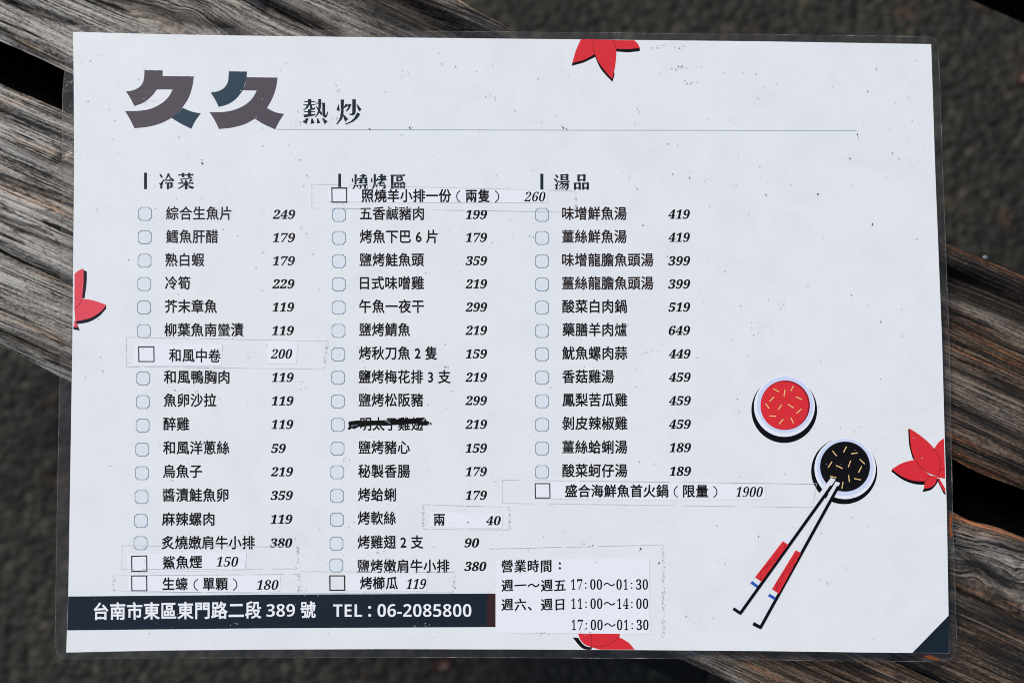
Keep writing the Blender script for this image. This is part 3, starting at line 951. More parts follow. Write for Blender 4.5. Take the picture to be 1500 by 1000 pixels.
# section headings
def V_(x0, x1, y0, y1):
    return [(x0 - 3, y0), (x1 + 1, y0), (x1 + 3, y0 + 3), (x1 + 1, y0 + 7), (x1 + 1, y1), (x0 - 1, y1), (x0 - 1, y0 + 4)]
def H_(x0, x1, y):
    t = 3.7
    return [(x0, y - t), (x1 - 15, y - t), (x1 - 7, y - 9), (x1, y + t), (x0, y + t)]
FIRE = [[(18, 0), (31, 0), (31, 48), (26, 72), (14, 92), (1, 100), (0, 96), (12, 80), (18, 58)], [(2, 26), (8, 26), (12, 46), (2, 50)], [(38, 22), (47, 28), (36, 44), (32, 42)], [(28, 56), (42, 70), (38, 84), (30, 74)]]
SERIF = {
 '冷': [[(5, 6), (14, 6), (27, 22), (22, 33), (14, 26)], [(2, 62), (14, 62), (34, 36), (36, 38), (24, 78), (26, 96), (11, 96), (12, 76)], [(57, 2), (73, 6), (66, 18), (48, 42), (34, 54), (32, 52), (46, 34), (55, 12)],
        [(60, 8), (68, 12), (80, 30), (100, 42), (92, 54), (80, 46), (66, 24)], H_(48, 80, 46), H_(42, 90, 62), [(75, 60), (89, 60), (89, 86), (80, 93), (70, 92), (66, 84), (75, 84)], V_(53, 66, 62, 100)],
 '菜': [H_(2, 98, 13), V_(25, 38, 0, 26), V_(62, 75, 0, 26), [(84, 24), (91, 33), (40, 40), (12, 40), (12, 36), (50, 33)], [(14, 42), (24, 42), (33, 54), (24, 59)], [(42, 42), (52, 42), (57, 54), (48, 58)], [(76, 38), (91, 42), (72, 58), (68, 56)],
        H_(2, 98, 63), V_(43, 57, 52, 100), [(44, 64), (46, 70), (26, 88), (2, 98), (0, 94), (22, 80)], [(56, 64), (72, 78), (100, 86), (92, 98), (72, 93), (56, 71)]],
 '燒': FIRE + [V_(65, 77, 0, 26), H_(50, 94, 12), H_(46, 98, 27), V_(53, 62, 30, 54), H_(44, 71, 40), H_(42, 71, 54), V_(82, 91, 30, 54), H_(74, 99, 40), H_(73, 100, 54), H_(42, 100, 67), [(52, 68), (63, 68), (58, 86), (44, 99), (38, 96), (50, 84)],
        [(76, 68), (88, 68), (88, 88), (95, 90), (97, 80), (100, 80), (99, 98), (80, 98), (76, 92)]],
 '烤': FIRE + [H_(46, 90, 17), V_(59, 72, 0, 34), H_(40, 99, 35), [(88, 8), (98, 14), (70, 46), (42, 64), (40, 60), (62, 42)], H_(52, 88, 55), [(53, 55), (64, 55), (60, 70), (53, 74)], H_(52, 94, 70), [(78, 68), (92, 68), (90, 90), (80, 99), (68, 98), (66, 90), (77, 90)]],
 '區': [H_(2, 97, 8), V_(6, 20, 5, 97), H_(6, 100, 93), V_(40, 50, 17, 43), V_(68, 78, 17, 43), H_(40, 78, 19), H_(40, 78, 40), V_(26, 36, 52, 84), V_(48, 57, 52, 84), H_(26, 57, 55), H_(26, 57, 79), V_(63, 72, 52, 84), V_(85, 94, 52, 84), H_(63, 94, 55), H_(63, 94, 79)],
 '湯': [[(6, 4), (14, 4), (29, 16), (24, 28), (16, 22)], [(0, 30), (8, 28), (23, 42), (18, 53), (10, 46)], [(4, 66), (14, 66), (28, 40), (31, 42), (22, 80), (24, 98), (8, 98), (12, 80)], V_(42, 54, 3, 40), V_(78, 90, 3, 40), H_(42, 90, 6), H_(42, 90, 21), H_(42, 90, 37), H_(32, 100, 49),
        [(46, 50), (57, 52), (46, 66), (30, 78), (28, 75), (40, 62)], H_(46, 94, 61), [(80, 59), (94, 59), (92, 88), (84, 99), (72, 99), (70, 91), (80, 90)], [(58, 62), (69, 62), (54, 82), (34, 96), (32, 93), (48, 78)], [(72, 62), (83, 62), (68, 86), (50, 99), (47, 96), (62, 82)]],
 '品': [V_(26, 39, 4, 46), V_(63, 76, 4, 46), H_(26, 76, 8), H_(26, 76, 38), V_(4, 16, 54, 98), V_(34, 46, 54, 98), H_(4, 46, 58), H_(4, 46, 88), V_(56, 68, 54, 98), V_(85, 97, 54, 98), H_(56, 97, 58), H_(56, 97, 88)],
}
for txt, xs, y0, y1, bx, mk_ in (('冷菜', [(232, 255.5), (260.5, 284.5)], 253.3, 277.3, (211, 253, 215.3, 277), 'teal'), ('燒烤區', [(515, 539), (543, 567), (571.5, 594.5)], 255, 279, (495.5, 254.5, 499.5, 274), 'teal'), ('湯品', [(811.3, 834.7), (840, 863)], 254.8, 278.4, (791.5, 254.5, 796, 278), 'navy')):
    gs = []
    for ch, (xa, xb) in zip(txt, xs):
        gs += [[[(xa + px / 100 * (xb - xa), y0 + py / 100 * (y1 - y0)) for px, py in pl]] for pl in SERIF[ch]]
    h = sheet('section_heading', gs, Z1, M[mk_], menu)
    a, b0, c, d0 = bx
    sheet('heading_bar', [[[(a, b0), (c, b0), (c, d0), (a, d0)]]], Z1, M['teal'], h)

# dishes
def tick(cx, cy, parent, z=Z1):
    r, n = 10.0, 3.6
    def oct_(r, n):
        return [(cx - r + n, cy - r), (cx + r - n, cy - r), (cx + r - n * 0.55, cy - r + n * 0.62), (cx + r, cy - r + n), (cx + r, cy + r - n), (cx + r - n * 0.62, cy + r - n * 0.55), (cx + r - n, cy + r),
                (cx - r + n, cy + r), (cx - r + n * 0.62, cy + r - n * 0.55), (cx - r, cy + r - n), (cx - r, cy - r + n), (cx - r + n * 0.55, cy - r + n * 0.62)]
    t = sheet('tick_box', [[oct_(r, n)]], z, M['tick_fill'], parent)
    rim = sheet('tmp', [[oct_(r, n), oct_(r - 0.95, n)]], z + 1e-5, M['tick_line'], None)
    # outline joined into the same mesh
    merge(t, rim)
    return t

def merge(t, other):
    me, mo = t.data, other.data
    v = [tuple(x.co) for x in me.vertices] + [tuple(x.co) for x in mo.vertices]
    k = len(me.vertices)
    f = [tuple(p.vertices) for p in me.polygons] + [tuple(i + k for i in p.vertices) for p in mo.polygons]
    mi = [p.material_index for p in me.polygons] + [p.material_index + len(me.materials) for p in mo.polygons]
    mats = list(me.materials) + list(mo.materials)
    nm = bpy.data.meshes.new(me.name)
    nm.from_pydata(v, [], f)
    for m in mats: nm.materials.append(m)
    for p, i in zip(nm.polygons, mi): p.material_index = i
    t.data = nm
    bpy.data.objects.remove(other)

def dish(text, nx0, nx1, ny, price, px0, px1, py, tx, ty, mat='black', pm=None, ph=13.8):
    d = cjk('dish_name', text, nx0, nx1, ny, M[mat], menu, Z1)
    digits('price', price, px0, px1, py, ph, M[pm or mat], d, Z1, slant=0.20, weight=0.011)
    tick(tx, ty, d)
    return d

C1 = [('綜合生魚片', 243, 339, 312.8, '249', 399.3, 432.5, 314, 212.3, 313.3), ('鱈魚肝醋', 243, 319.5, 346.8, '179', 399.5, 432.3, 348, 212, 347.5), ('熟白蝦', 242, 299.5, 380.8, '179', 399.5, 432, 382, 211.7, 381.8),
      ('冷筍', 241.5, 279, 414.8, '229', 398.7, 431.3, 415.8, 211.3, 416), ('芥末章魚', 241.2, 318, 449, '119', 399, 431, 449.7, 211, 450.3), ('柳葉魚南蠻漬', 240.6, 357, 483.3, '119', 398.5, 430.5, 484, 210.6, 484.8),
      ('和風鴨胸肉', 239.8, 336.2, 552.3, '119', 398, 430.2, 552.5, 209.7, 554), ('魚卵沙拉', 239.5, 317, 586.3, '119', 397.8, 430, 586.8, 209.3, 588.5), ('醉雞', 239.2, 277.3, 621, '119', 397.6, 429.6, 621.3, 208.9, 623),
      ('和風洋蔥絲', 238.7, 336, 655.8, '59', 397, 418.7, 656.3, 208.3, 658), ('烏魚子', 238.4, 296, 690.3, '219', 396.7, 429.3, 690.5, 207.8, 692.6), ('醬漬鮭魚卵', 238, 334.6, 725, '359', 396.2, 429, 725.2, 207.3, 727.5),
      ('麻辣螺肉', 237, 314.2, 760.3, '119', 396.4, 428.4, 760, 206.4, 762.4), ('炙燒嫩肩牛小排', 236.5, 373.2, 794.6, '380', 395.2, 428.2, 794.6, 205.8, 795)]
for i, r in enumerate(C1):
    dish(*r, mat='faded' if i < 3 else 'black', pm='faded' if i < 3 else 'black')
C2 = [('五香鹹豬肉', 527, 621, 313, '199', 682.3, 713.5, 314.2, 496.7, 314.8), ('烤魚下巴 6 片', 527, 641, 346.8, '179', 682.3, 713.5, 347.8, 496.6, 348.5), ('鹽烤鮭魚頭', 526.6, 621.3, 380.8, '359', 682, 713.5, 381.8, 496.4, 382.4),
      ('日式味噌雞', 527.2, 621, 414.8, '219', 681.7, 713.5, 415.8, 496.2, 416.5), ('午魚一夜干', 526, 621, 449, '299', 681.7, 713.5, 449.7, 496, 450.5), ('鹽烤鯖魚', 526, 601, 483, '219', 681.7, 713.5, 483.7, 495.8, 484.5),
      ('烤秋刀魚 2 隻', 525.6, 640.6, 517.3, '159', 682.3, 713.5, 518, 495.5, 519), ('鹽烤梅花排 3 支', 525.2, 660.2, 552, '219', 681.6, 713.4, 552.3, 495.2, 553), ('鹽烤松阪豬', 525.2, 620, 586, '299', 681.6, 713.4, 586.4, 494.9, 587.6),
      ('明太子雞翅', 527.5, 620, 621, '219', 681.6, 713.4, 621.2, 494.9, 622), ('鹽烤豬心', 525, 600.6, 655.3, '159', 682, 713.3, 656, 494.4, 656.8), ('秘製香腸', 524.5, 600.5, 690, '179', 682, 713.3, 690.3, 494, 691.2),
      ('烤蛤蜊', 524.3, 580, 724.5, '179', 682, 713.3, 725, 493.8, 726), ('烤軟絲', 524, 580, 758.7, None, 0, 0, 0, 493.5, 760.7), ('烤雞翅 2 支', 523.7, 620.2, 793.8, '90', 680.3, 702, 794.5, 492.8, 795.8), ('鹽烤嫩肩牛小排', 523.2, 658.2, 829, '380', 680, 712.5, 829, 492.6, 827.6)]
for i, r in enumerate(C2):
    if r[4] is None:
        d = cjk('dish_name', r[0], r[1], r[2], r[3], M['black'], menu, Z1); tick(r[8], r[9], d)
    else:
        dish(*r)
C3 = [('味增鮮魚湯', 823.3, 918, 313, '419', 978.7, 1010.6, 313.8), ('薑絲鮮魚湯', 823.3, 918, 346.8, '419', 979, 1010.6, 347.6), ('味增龍膽魚頭湯', 823.3, 957.2, 381, '399', 978.7, 1011, 382), ('薑絲龍膽魚頭湯', 823.3, 957.2, 415, '399', 978.7, 1011, 416),
      ('酸菜白肉鍋', 823.5, 918.3, 449, '519', 979, 1011, 449.7), ('藥膳羊肉爐', 823.5, 918.3, 483, '649', 979.4, 1011, 483.8), ('魷魚螺肉蒜', 823.5, 919, 517.3, '449', 979.7, 1011.6, 518), ('香菇雞湯', 823.5, 899.3, 551.6, '459', 979.8, 1011.8, 552.2),
      ('鳳梨苦瓜雞', 823.5, 919, 585.8, '459', 979.8, 1012, 586.5), ('剝皮辣椒雞', 823.5, 919, 620, '459', 979.8, 1012, 621), ('薑絲蛤蜊湯', 823.5, 919, 654.8, '189', 980.7, 1012.2, 655.2), ('酸菜蚵仔湯', 823.5, 919, 689.3, '189', 980.8, 1012.3, 689.8)]
T3 = [314.7, 348.5, 382.5, 416.6, 450.5, 484.6, 518.7, 553, 587.3, 622, 656.4, 691]
for i, r in enumerate(C3):
    dish(*r, 794, T3[i], mat='reddish' if i < 4 else 'black', pm='black')

# marker strike through one dish
def c6(p): return off(p, 4.0, 375, 500)
sheet('marker_scribble', [[c6([(536, 512), (546, 495), (540, 480), (545, 467), (600, 462), (700, 463), (770, 459), (850, 453), (920, 451), (960, 449), (985, 444), (994, 455), (1002, 466), (1012, 468), (1018, 486), (1005, 478), (1012, 490), (975, 491), (940, 480), (900, 483), (800, 489), (760, 492), (700, 490), (640, 491), (600, 499), (575, 512), (560, 506), (548, 517)])],
     [c6([(1018, 470), (1030, 480), (1026, 489), (1019, 482)])], [c6([(790, 462), (860, 456), (940, 452), (980, 470), (900, 478), (820, 474)])]], Z3, M['marker'], menu)
sheet('marker_gap', [[c6([(748, 459), (756, 461), (788, 477), (784, 479)])], [c6([(556, 492), (600, 488), (560, 496)])], [c6([(985, 452), (990, 462), (970, 468)])]], Z3 + 0.00002, M['dirt_pale'], bpy.data.objects['marker_scribble'])

# strips of paper pasted over the print
def strip(poly, label):
    o = sheet('pasted_strip', [[poly]], Z3, M['strip'], menu, thick=0.00004)
    o['label'] = label
    return o
def sbox(x0, y0, x1, y1, parent, sk=0.0, w=1.45):
    oc = [(x0, y0), (x1, y0 - sk), (x1 + 0.3, y1 - sk), (x0 + 0.3, y1)]
    ic = [(x0 + w, y0 + w), (x1 - w, y0 + w - sk), (x1 - w + 0.3, y1 - w - sk), (x0 + w + 0.3, y1 - w)]
    return sheet('tick_box', [[oc, ic]], Z5, M['black'], parent)
s = strip([(480, 277), (640, 276.6), (803, 278.5), (801.5, 297), (640, 297), (480, 295.5)], 'long pasted strip over the grill section heading')
sbox(485.3, 274.6, 508.3, 296.7, s); cjk('dish_name', '照燒羊小排一份', 529.3, 661, 287, M['black'], s, Z5, em=17.8, extra=seg('兩隻', 682, 717.5, 287.3, 17.8) + [paren(669, 674, 287.5, 17, True), paren(725.3, 730.3, 288, 17, False)])
digits('price', '260', 768, 799, 288, 14.2, M['black'], s, Z5, slant=0.22, weight=-0.006)
s = strip([(196.5, 503.5), (326, 504.5), (324.5, 536), (195, 535)], 'short pasted strip with an empty square box and four characters')
sbox(202.3, 507, 226, 530, s); cjk('dish_name', '和風中卷', 247.5, 323.5, 520.5, M['black'], s, Z5, bold=0.014, y1=521.5)
s = strip([(392, 500), (435.3, 499), (434.3, 532), (391.5, 532.5)], 'small square pasted strip with a price only')
digits('price', '200', 396.5, 428, 518, 14, M['black'], s, Z5, slant=0.24, weight=-0.002)
s = strip([(186.5, 811), (361, 809), (359, 834.5), (187, 837.5)], 'pasted strip slightly tilted, low in the left column')
sbox(192, 813.5, 215.5, 837, s, sk=0.6); cjk('dish_name', '鯊魚煙', 238, 296, 824, M['black'], s, Z5, em=17.4, y1=822.5)
digits('price', '150', 317, 349, 822, 14.5, M['black'], s, Z5, slant=0.22, weight=-0.006)
s = strip([(188.5, 842.5), (411, 843.5), (409.5, 865.8), (187, 867.5)], 'pasted strip just above the dark address banner')
sbox(192, 842.2, 215.5, 865.3, s); cjk('dish_name', '生蠔', 237.7, 275, 855, M['black'], s, Z5, em=17.4, extra=seg('單顆', 297, 334, 855, 17.4) + [paren(284.2, 289.5, 856, 17, True), paren(341.5, 346.8, 855.5, 17, False)])
digits('price', '180', 376, 408, 856, 14.4, M['black'], s, Z5, slant=0.22, weight=-0.004)
s = strip([(629.5, 750), (737, 752), (735.5, 773), (629, 772)], 'pasted strip with one character and the price 40')
cjk('dish_name', '兩', 635.2, 651.5, 761, M['black'], s, Z5, em=17); digits('price', '40', 712, 733.5, 762, 13.6, M['black'], s, Z5, slant=0.2, weight=0.004)
s = strip([(507, 841.5), (625.5, 842.3), (624.8, 865), (506.5, 864.6)], 'pasted strip at the foot of the grill column')
sbox(482.2, 842, 505.3, 864.5, s); cjk('dish_name', '烤櫛瓜', 527.3, 583, 853.7, M['black'], s, Z5, em=17.2); digits('price', '119', 595, 624.3, 854.6, 15.2, M['black'], s, Z5, slant=0.28, weight=0.0)
s = strip([(782, 706), (1121.5, 710), (1120.5, 731), (950, 731.5), (782, 730.5)], 'longest pasted strip, below the soup column, with the price 1900')
sbox(783.2, 707.2, 806, 729.5, s); cjk('dish_name', '盛合海鮮魚首火鍋', 827.5, 979, 719, M['black'], s, Z5, em=17.4, extra=seg('限量', 1000.5, 1037.5, 719.3, 17.4) + [paren(987.6, 992.6, 719.8, 17, True), paren(1045, 1050, 720, 17, False)]); digits('price', '1900', 1078, 1117.5, 720, 15, M['black'], s, Z5, slant=0.24, weight=-0.006)

# opening hours slip
n_ = sheet('pasted_notice', [[[(727.2, 820.5), (951, 816.5), (952.2, 927.8), (840, 927.2), (727.2, 926)]]], Z3, M['strip'], menu, thick=0.00005)
n_['label'] = 'square pasted slip with the opening hours'
KAI = dict(aniso=(0.024, 0.010), shear_y=0.07)
cjk('lettering', '營業時間', 734.3, 807.8, 829, M['black'], n_, Z5, em=17.2, space=1.12, **KAI)
sheet('lettering', [[circle(820, 824.6, 1.7, n=14)], [circle(820, 831.6, 1.7, n=14)]], Z5, M['black'], n_)
cjk('lettering', '週一～週五', 734.3, 828.7, 857.2, M['black'], n_, Z5, em=16.6, space=1.12, **KAI)
cjk('lettering', '週六、週日', 734.3, 826.5, 885.2, M['black'], n_, Z5, em=16.6, space=1.12, **KAI)
def hours(a, b2, x0, x1, yc):
    """a~b in narrow upright figures on a fixed pitch"""
    text = a + '～' + b2
    p = (x1 - x0) / 12.0
    i = 0.0
    conts = []
    for ch in text:
        wd = 2.0 if ch == '～' else 1.0
        cx = x0 + (i + wd / 2) * p
        if ch == '～':
            cs = [c.copy() for c in embolden(glyph_contours('～'), 0.012, 0.006)]
            fw, fh = p * 1.75, 5.2
        elif ch == ':':
            conts += [np.array(circle(cx - 0.8, yc - 1.6, 1.15, n=10)), np.array(circle(cx - 0.8, yc + 5.2, 1.15, n=10))]
            i += wd; continue
        else:
            cs = embolden(glyph_contours(BOLD[ch]), -0.010, 0.008)
            fw, fh = (p * 0.62 if ch == '1' else p * 0.82), 15.4
        al = np.concatenate(cs); mn, mx = al.min(0), al.max(0)
        for c in cs:
            q = (c - (mn + mx) / 2) / (mx - mn) * np.array([fw, -fh]) + np.array([cx, yc])
            conts.append(q)
        i += wd
    sheet('lettering', [conts], Z5, M['black'], n_, fill=fill_nz)
hours('17:00', '01:30', 834.8, 950, 855.3)
hours('11:00', '14:00', 835.2, 950.3, 883.4)
hours('17:00', '01:30', 835.6, 950.8, 914.5)

# address banner
bn = sheet('address_banner', [[[(100, 873), (400, 870.3), (713.5, 868.8), (713.5, 917.8), (400, 919.4), (98.4, 922.6)]]], Z1, M['navy'], menu)
sheet('banner_end', [[[(713.5, 868.8), (725.8, 868.7), (725.8, 917.7), (713.5, 917.8)]]], Z1, M['maroon'], bn)
cjk('lettering', '台南市東區東門路二段', 137.3, 383, 895.5, M['lettering_white'], bn, Z2, em=23.2, bold=0.022, y1=893.2, space=1.05)
digits('lettering', '389', 390.3, 432, 893.5, 18.5, M['lettering_white'], bn, Z2, slant=0, weight=-0.008, table=SANSB, dy=-0.5)
cjk('lettering', '號', 440.2, 462.5, 893, M['lettering_white'], bn, Z2, em=22.5, bold=0.020)
digits('lettering', 'TEL', 488, 530.5, 893.6, 18, M['lettering_white'], bn, Z2, slant=0, weight=-0.008, table=SANSB)
sheet('lettering', [[circle(541.5, 889, 2.2, n=14)], [circle(541.5, 900.5, 2.2, n=14)]], Z2, M['lettering_white'], bn)
digits('lettering', '06-2085800', 553, 690.5, 893.4, 18.8, M['lettering_white'], bn, Z2, slant=0, weight=-0.008, table=SANSB)
# corner
sheet('corner_triangle', [[[(1336.5, 955.4), (1389.6, 901), (1390.3, 955.8)]]], Z1, M['navy'], menu)

# printed lotus leaves
def leaf(label, fills, shadows, veins, mat, smat, tf):
    o = sheet('printed_leaf', [[tf(p)] for p in fills], Z2, mat, menu)
    o['label'] = label
    if shadows: sheet('leaf_shadow', [[tf(p)] for p in shadows], Z1, smat, o)
    if veins: sheet('leaf_vein', [[line_strip(smooth(tf(v)), 0.75)] for v in veins], Z3, M['redline'], o)
tfA = lambda p: off(p, 4, 750, 0)
leaf('half red leaf cut off by the top edge',
     [path([(404, 231), (375, 295), (353, 370)], [(353, 370), (425, 350), (487, 316)], [(487, 316), (500, 290), (500, 231)], [(500, 231), (404, 231)]),
      path([(474, 233), (477, 290), (500, 352), (540, 410), (587, 464)], [(587, 464), (604, 390), (611, 300), (598, 235)], [(598, 235), (474, 233)]),
      path([(598, 236), (604, 262), (610, 286)], [(610, 286), (680, 289), (749, 281)], [(749, 281), (735, 255), (716, 237)], [(716, 237), (598, 236)])],
     [[(356, 366), (353, 370), (351, 387), (420, 368), (490, 334), (500, 300)], path([(482, 320), (520, 405), (588, 481)], [(588, 481), (600, 440), (597, 420)], [(597, 420), (540, 350), (482, 320)]), [(605, 282), (612, 303), (680, 308), (749, 301), (749, 281), (680, 280)]],
     [[(474, 233), (477, 290), (490, 330)], [(598, 236), (610, 286)]], M['red'], M['pure'], tfA)
tfB = lambda p: off(p, 4, 0, 250)
leaf('half pinkish red leaf cut off by the left edge',
     [path([(436, 606), (455, 588), (488, 572)], [(488, 572), (490, 630), (486, 700), (480, 750)], [(480, 750), (462, 785), (436, 812)], [(436, 812), (436, 606)]),
      path([(436, 808), (462, 785), (484, 750)], [(484, 750), (550, 760), (622, 786)], [(622, 786), (590, 825), (530, 862), (441, 883)], [(441, 883), (436, 808)]),
      [(435, 880), (448, 890), (455, 918), (434, 916)]],
     [path([(484, 580), (508, 590)], [(508, 590), (507, 660), (495, 748)], [(495, 748), (478, 745)], [(478, 745), (484, 580)]), path([(600, 790), (622, 790)], [(622, 790), (622, 808)], [(622, 808), (580, 853), (520, 886), (446, 899)], [(446, 899), (438, 878)], [(438, 878), (530, 850), (600, 790)]),
      [(430, 910), (452, 900), (468, 935), (430, 930)]],
     [[(436, 810), (462, 785), (482, 750)]], M['pink'], M['deepblue'], tfB)
tfC = lambda p: off(p, 4, 1125, 500)
leaf('large red leaf at the right edge beside the black sauce bowl',
     [path([(828, 507), (885, 545), (935, 585), (975, 628)], [(975, 628), (1003, 680), (1010, 730), (996, 787)], [(996, 787), (940, 768), (892, 728), (860, 690)], [(860, 690), (838, 620), (828, 507)]),
      path([(973, 628), (1000, 590), (1031, 566)], [(1031, 566), (1036, 742)], [(1036, 742), (1004, 755)], [(1004, 755), (1008, 700), (973, 628)]),
      [(1000, 755), (1036, 742), (1038, 802), (994, 796)],
      path([(725, 748), (785, 712), (862, 691)], [(862, 691), (895, 733), (952, 785)], [(952, 785), (925, 815), (915, 818)], [(915, 818), (850, 814), (785, 790), (725, 748)]),
      path([(994, 788), (952, 785)], [(952, 785), (925, 815), (912, 862)], [(912, 862), (950, 855), (980, 832), (994, 788)]),
      [(995, 800), (1004, 800), (1039, 862), (1039, 888), (1010, 845)]],
     [path([(821, 510), (834, 520)], [(834, 520), (850, 630), (866, 692)], [(866, 692), (849, 688)], [(849, 688), (828, 610), (821, 510)]), path([(730, 745), (722, 760)], [(722, 760), (785, 806), (850, 832), (914, 839)], [(914, 839), (925, 805)], [(925, 805), (850, 800), (730, 745)]),
      path([(915, 855), (905, 880)], [(905, 880), (955, 868), (990, 830), (996, 800)], [(996, 800), (950, 830), (915, 855)]), [(988, 805), (998, 800), (1040, 880), (1040, 898), (1030, 892)]],
     [[(973, 628), (1003, 680), (1010, 730), (996, 787)], [(860, 690), (892, 728), (940, 768), (994, 787)], [(952, 785), (925, 815), (915, 840)], [(1004, 755), (1036, 744)]], M['red'], M['pure'], tfC)
tfD = lambda p: off(p, 4, 750, 750)
leaf('red leaf half covered by the opening hours slip',
     [path([(384, 700), (402, 748), (432, 776), (466, 787)], [(466, 787), (465, 700)], [(465, 700), (384, 700)]), path([(463, 700), (466, 787)], [(466, 787), (530, 782), (590, 757), (630, 722), (628, 700)], [(628, 700), (463, 700)]),
      path([(462, 788), (530, 784), (590, 758), (622, 727)], [(622, 727), (680, 760), (719, 803)], [(719, 803), (462, 803)])],
     [path([(355, 731), (388, 734)], [(388, 734), (412, 768), (440, 786), (468, 788)], [(468, 788), (466, 803)], [(466, 803), (432, 802), (400, 786), (355, 731)])],
     [[(463, 712), (467, 750), (466, 787), (455, 802)], [(466, 787), (530, 782), (590, 757), (630, 722)]], M['red'], M['pure'], tfD)

# sauce bowls
def bowl(label, c_sh, r_sh, c_rim, r_rim, c_ring, r_ring, c_s, r_s, mat, noods):
    o = sheet('printed_bowl', [[circle(*c_rim, r_rim)]], Z2, M['white'], menu)
    o['label'] = label
    sheet('bowl_shadow', [[circle(*c_sh, r_sh, r_sh)]], Z1, M['pure'], o)
    sheet('bowl_rim', [[circle(*c_ring, r_ring)]], Z3, M['lav'], o)
    if mat == 'red':
        sheet('sauce_edge', [[circle(*c_s, r_s)]], Z4, M['darkred'], o)
        sheet('sauce', [[circle(c_s[0] - 1.3, c_s[1] + 0.9, r_s - 1.3, r_s - 0.9)]], Z5, M['red'], o)
    else:
        sheet('sauce', [[circle(*c_s, r_s)]], Z4, M['sauce'], o)
    sheet('garnish', [[stroke(a, b, 1.5)] for a, b in noods], Z6, M['noodle'], o)
def nd(l, s, ox, oy): return [(off([a], s, ox, oy)[0], off([b], s, ox, oy)[0]) for a, b in l]
bowl('round printed bowl of red sauce', (1148.8, 600.2), 48.2, (1149.0, 594.9), 44.6, (1150.0, 592.7), 41.2, (1150.2, 593.2), 36.2, 'red',
     nd([((216, 178), (256, 198)), ((350, 160), (335, 192)), ((295, 186), (288, 228)), ((368, 230), (408, 250)), ((222, 232), (192, 262)), ((166, 276), (190, 310)), ((274, 284), (250, 316)), ((316, 282), (354, 306)), ((404, 312), (372, 342)), ((192, 359), (236, 361)), ((284, 380), (256, 412)), ((335, 370), (352, 408))], 4.548, 1085, 530))
bowl('round printed bowl of black sauce with chopsticks in it', (1236.6, 689.6), 48.4, (1238.0, 685.6), 45.0, (1238.0, 683.8), 41.5, (1237.8, 683.0), 36.6, 'black',
     nd([((378, 640), (402, 670)), ((460, 615), (442, 650)), ((487, 657), (525, 652)), ((537, 688), (567, 717)), ((375, 703), (352, 738)), ((398, 725), (437, 743)), ((485, 697), (470, 735)), ((549, 730), (530, 767)), ((472, 782), (477, 822)), ((505, 802), (545, 810)), ((440, 822), (433, 860)), ((363, 789), (400, 797))], 4, 1125, 500))

# chopsticks
def chop(label, body, line, hook, grip, band, wav):
    o = sheet('printed_chopstick', [[body]], Z6 + 0.00002, M['stick'], menu)
    o['label'] = label
    sheet('stick_shadow', [[line], [hook]], Z6 + 0.00005, M['pure'], o)
    sheet('grip', [[grip]], Z6 + 0.00008, M['red'], o)
    sheet('grip_grain', [[line_strip(smooth(w), 0.7)] for w in wav], Z6 + 0.0001, M['redline'], o)
    sheet('band', [[band]], Z6 + 0.00008, M['blue'], o)
def c1(p): return off(p, 4.167, 1060, 690)
chop('left printed chopstick with red grip', c1([(655, 38), (684, 50), (100, 868), (64, 842)]), stroke((1218.0, 711.5), (1083.6, 898.6), 4.3), stroke((1085.2, 898.0), (1074.2, 890.6), 4.4),
     c1([(362, 425), (395, 447), (230, 673), (192, 645)]), c1([(175, 668), (212, 696), (202, 711), (163, 682)]),
     [c1([(365, 440), (372, 470), (340, 520), (310, 545)]), c1([(330, 490), (300, 550), (250, 590), (215, 630)]), c1([(290, 540), (262, 580), (258, 620)]), c1([(225, 610), (228, 640), (222, 665)])])
chop('right printed chopstick with red grip', c1([(684, 62), (711, 70), (226, 952), (186, 930)]), stroke((1228.0, 712.0), (1113.4, 919.4), 4.3), stroke((1115.0, 918.6), (1103.2, 912.6), 5.0),
     c1([(440, 480), (472, 497), (337, 746), (295, 718)]), c1([(280, 745), (320, 769), (310, 784), (270, 760)]),
     [c1([(438, 500), (450, 540), (410, 590), (385, 615)]), c1([(440, 520), (400, 580), (360, 640), (345, 700)]), c1([(360, 620), (330, 670), (335, 715)]), c1([(320, 690), (325, 715), (318, 735)])])

# clear tape over the pasted strips: its edges, with grit caught along the torn ends
GRIT = []
def tape(poly, torn, skip=()):
    n = len(poly)
    lines = []
    for i in range(n):
        a, b = np.array(poly[i]), np.array(poly[(i + 1) % n])
        if i in skip:
            continue
        if i in torn:
            L = np.linalg.norm(b - a)
            for k in range(int(L * 0.9)):
                p = a + (b - a) * random.random() + np.array([random.gauss(0, 1.1), random.gauss(0, 0.6)])
                GRIT.append((p[0], p[1], random.choice([0.35, 0.45, 0.6, 0.8])))
        else:
            # broken, wavering line
            t = 0.0
            while t < 1.0:
                t2 = min(1.0, t + random.uniform(0.05, 0.22))
                lines.append([line_strip([a + (b - a) * (t + (t2 - t) * q) + np.array([0, random.gauss(0, 0.12)]) for q in (0, .33, .66, 1)], random.uniform(0.35, 0.65))])
                t = t2 + (random.uniform(0.01, 0.06) if random.random() < 0.4 else 0.0)
    sheet('clear_tape', lines, Z6 + 0.00015, M['tape_line'], menu)
tape([(456, 269), (843, 279), (841, 310), (456, 304)], {1})
tape([(184, 493), (480, 499), (474, 540), (184, 536)], {1})
tape([(178, 798), (436, 800), (434, 832), (177, 833)], {1})
tape([(165, 842), (437, 840), (437, 868), (167, 865)], {1, 3})
tape([(619, 738), (746, 742), (746, 775), (620, 774)], {1, 3})
tape([(440, 836), (666, 837), (664, 867), (440, 868)], {1})
tape([(735, 702), (1196, 708), (1190, 742), (735, 736)], set())
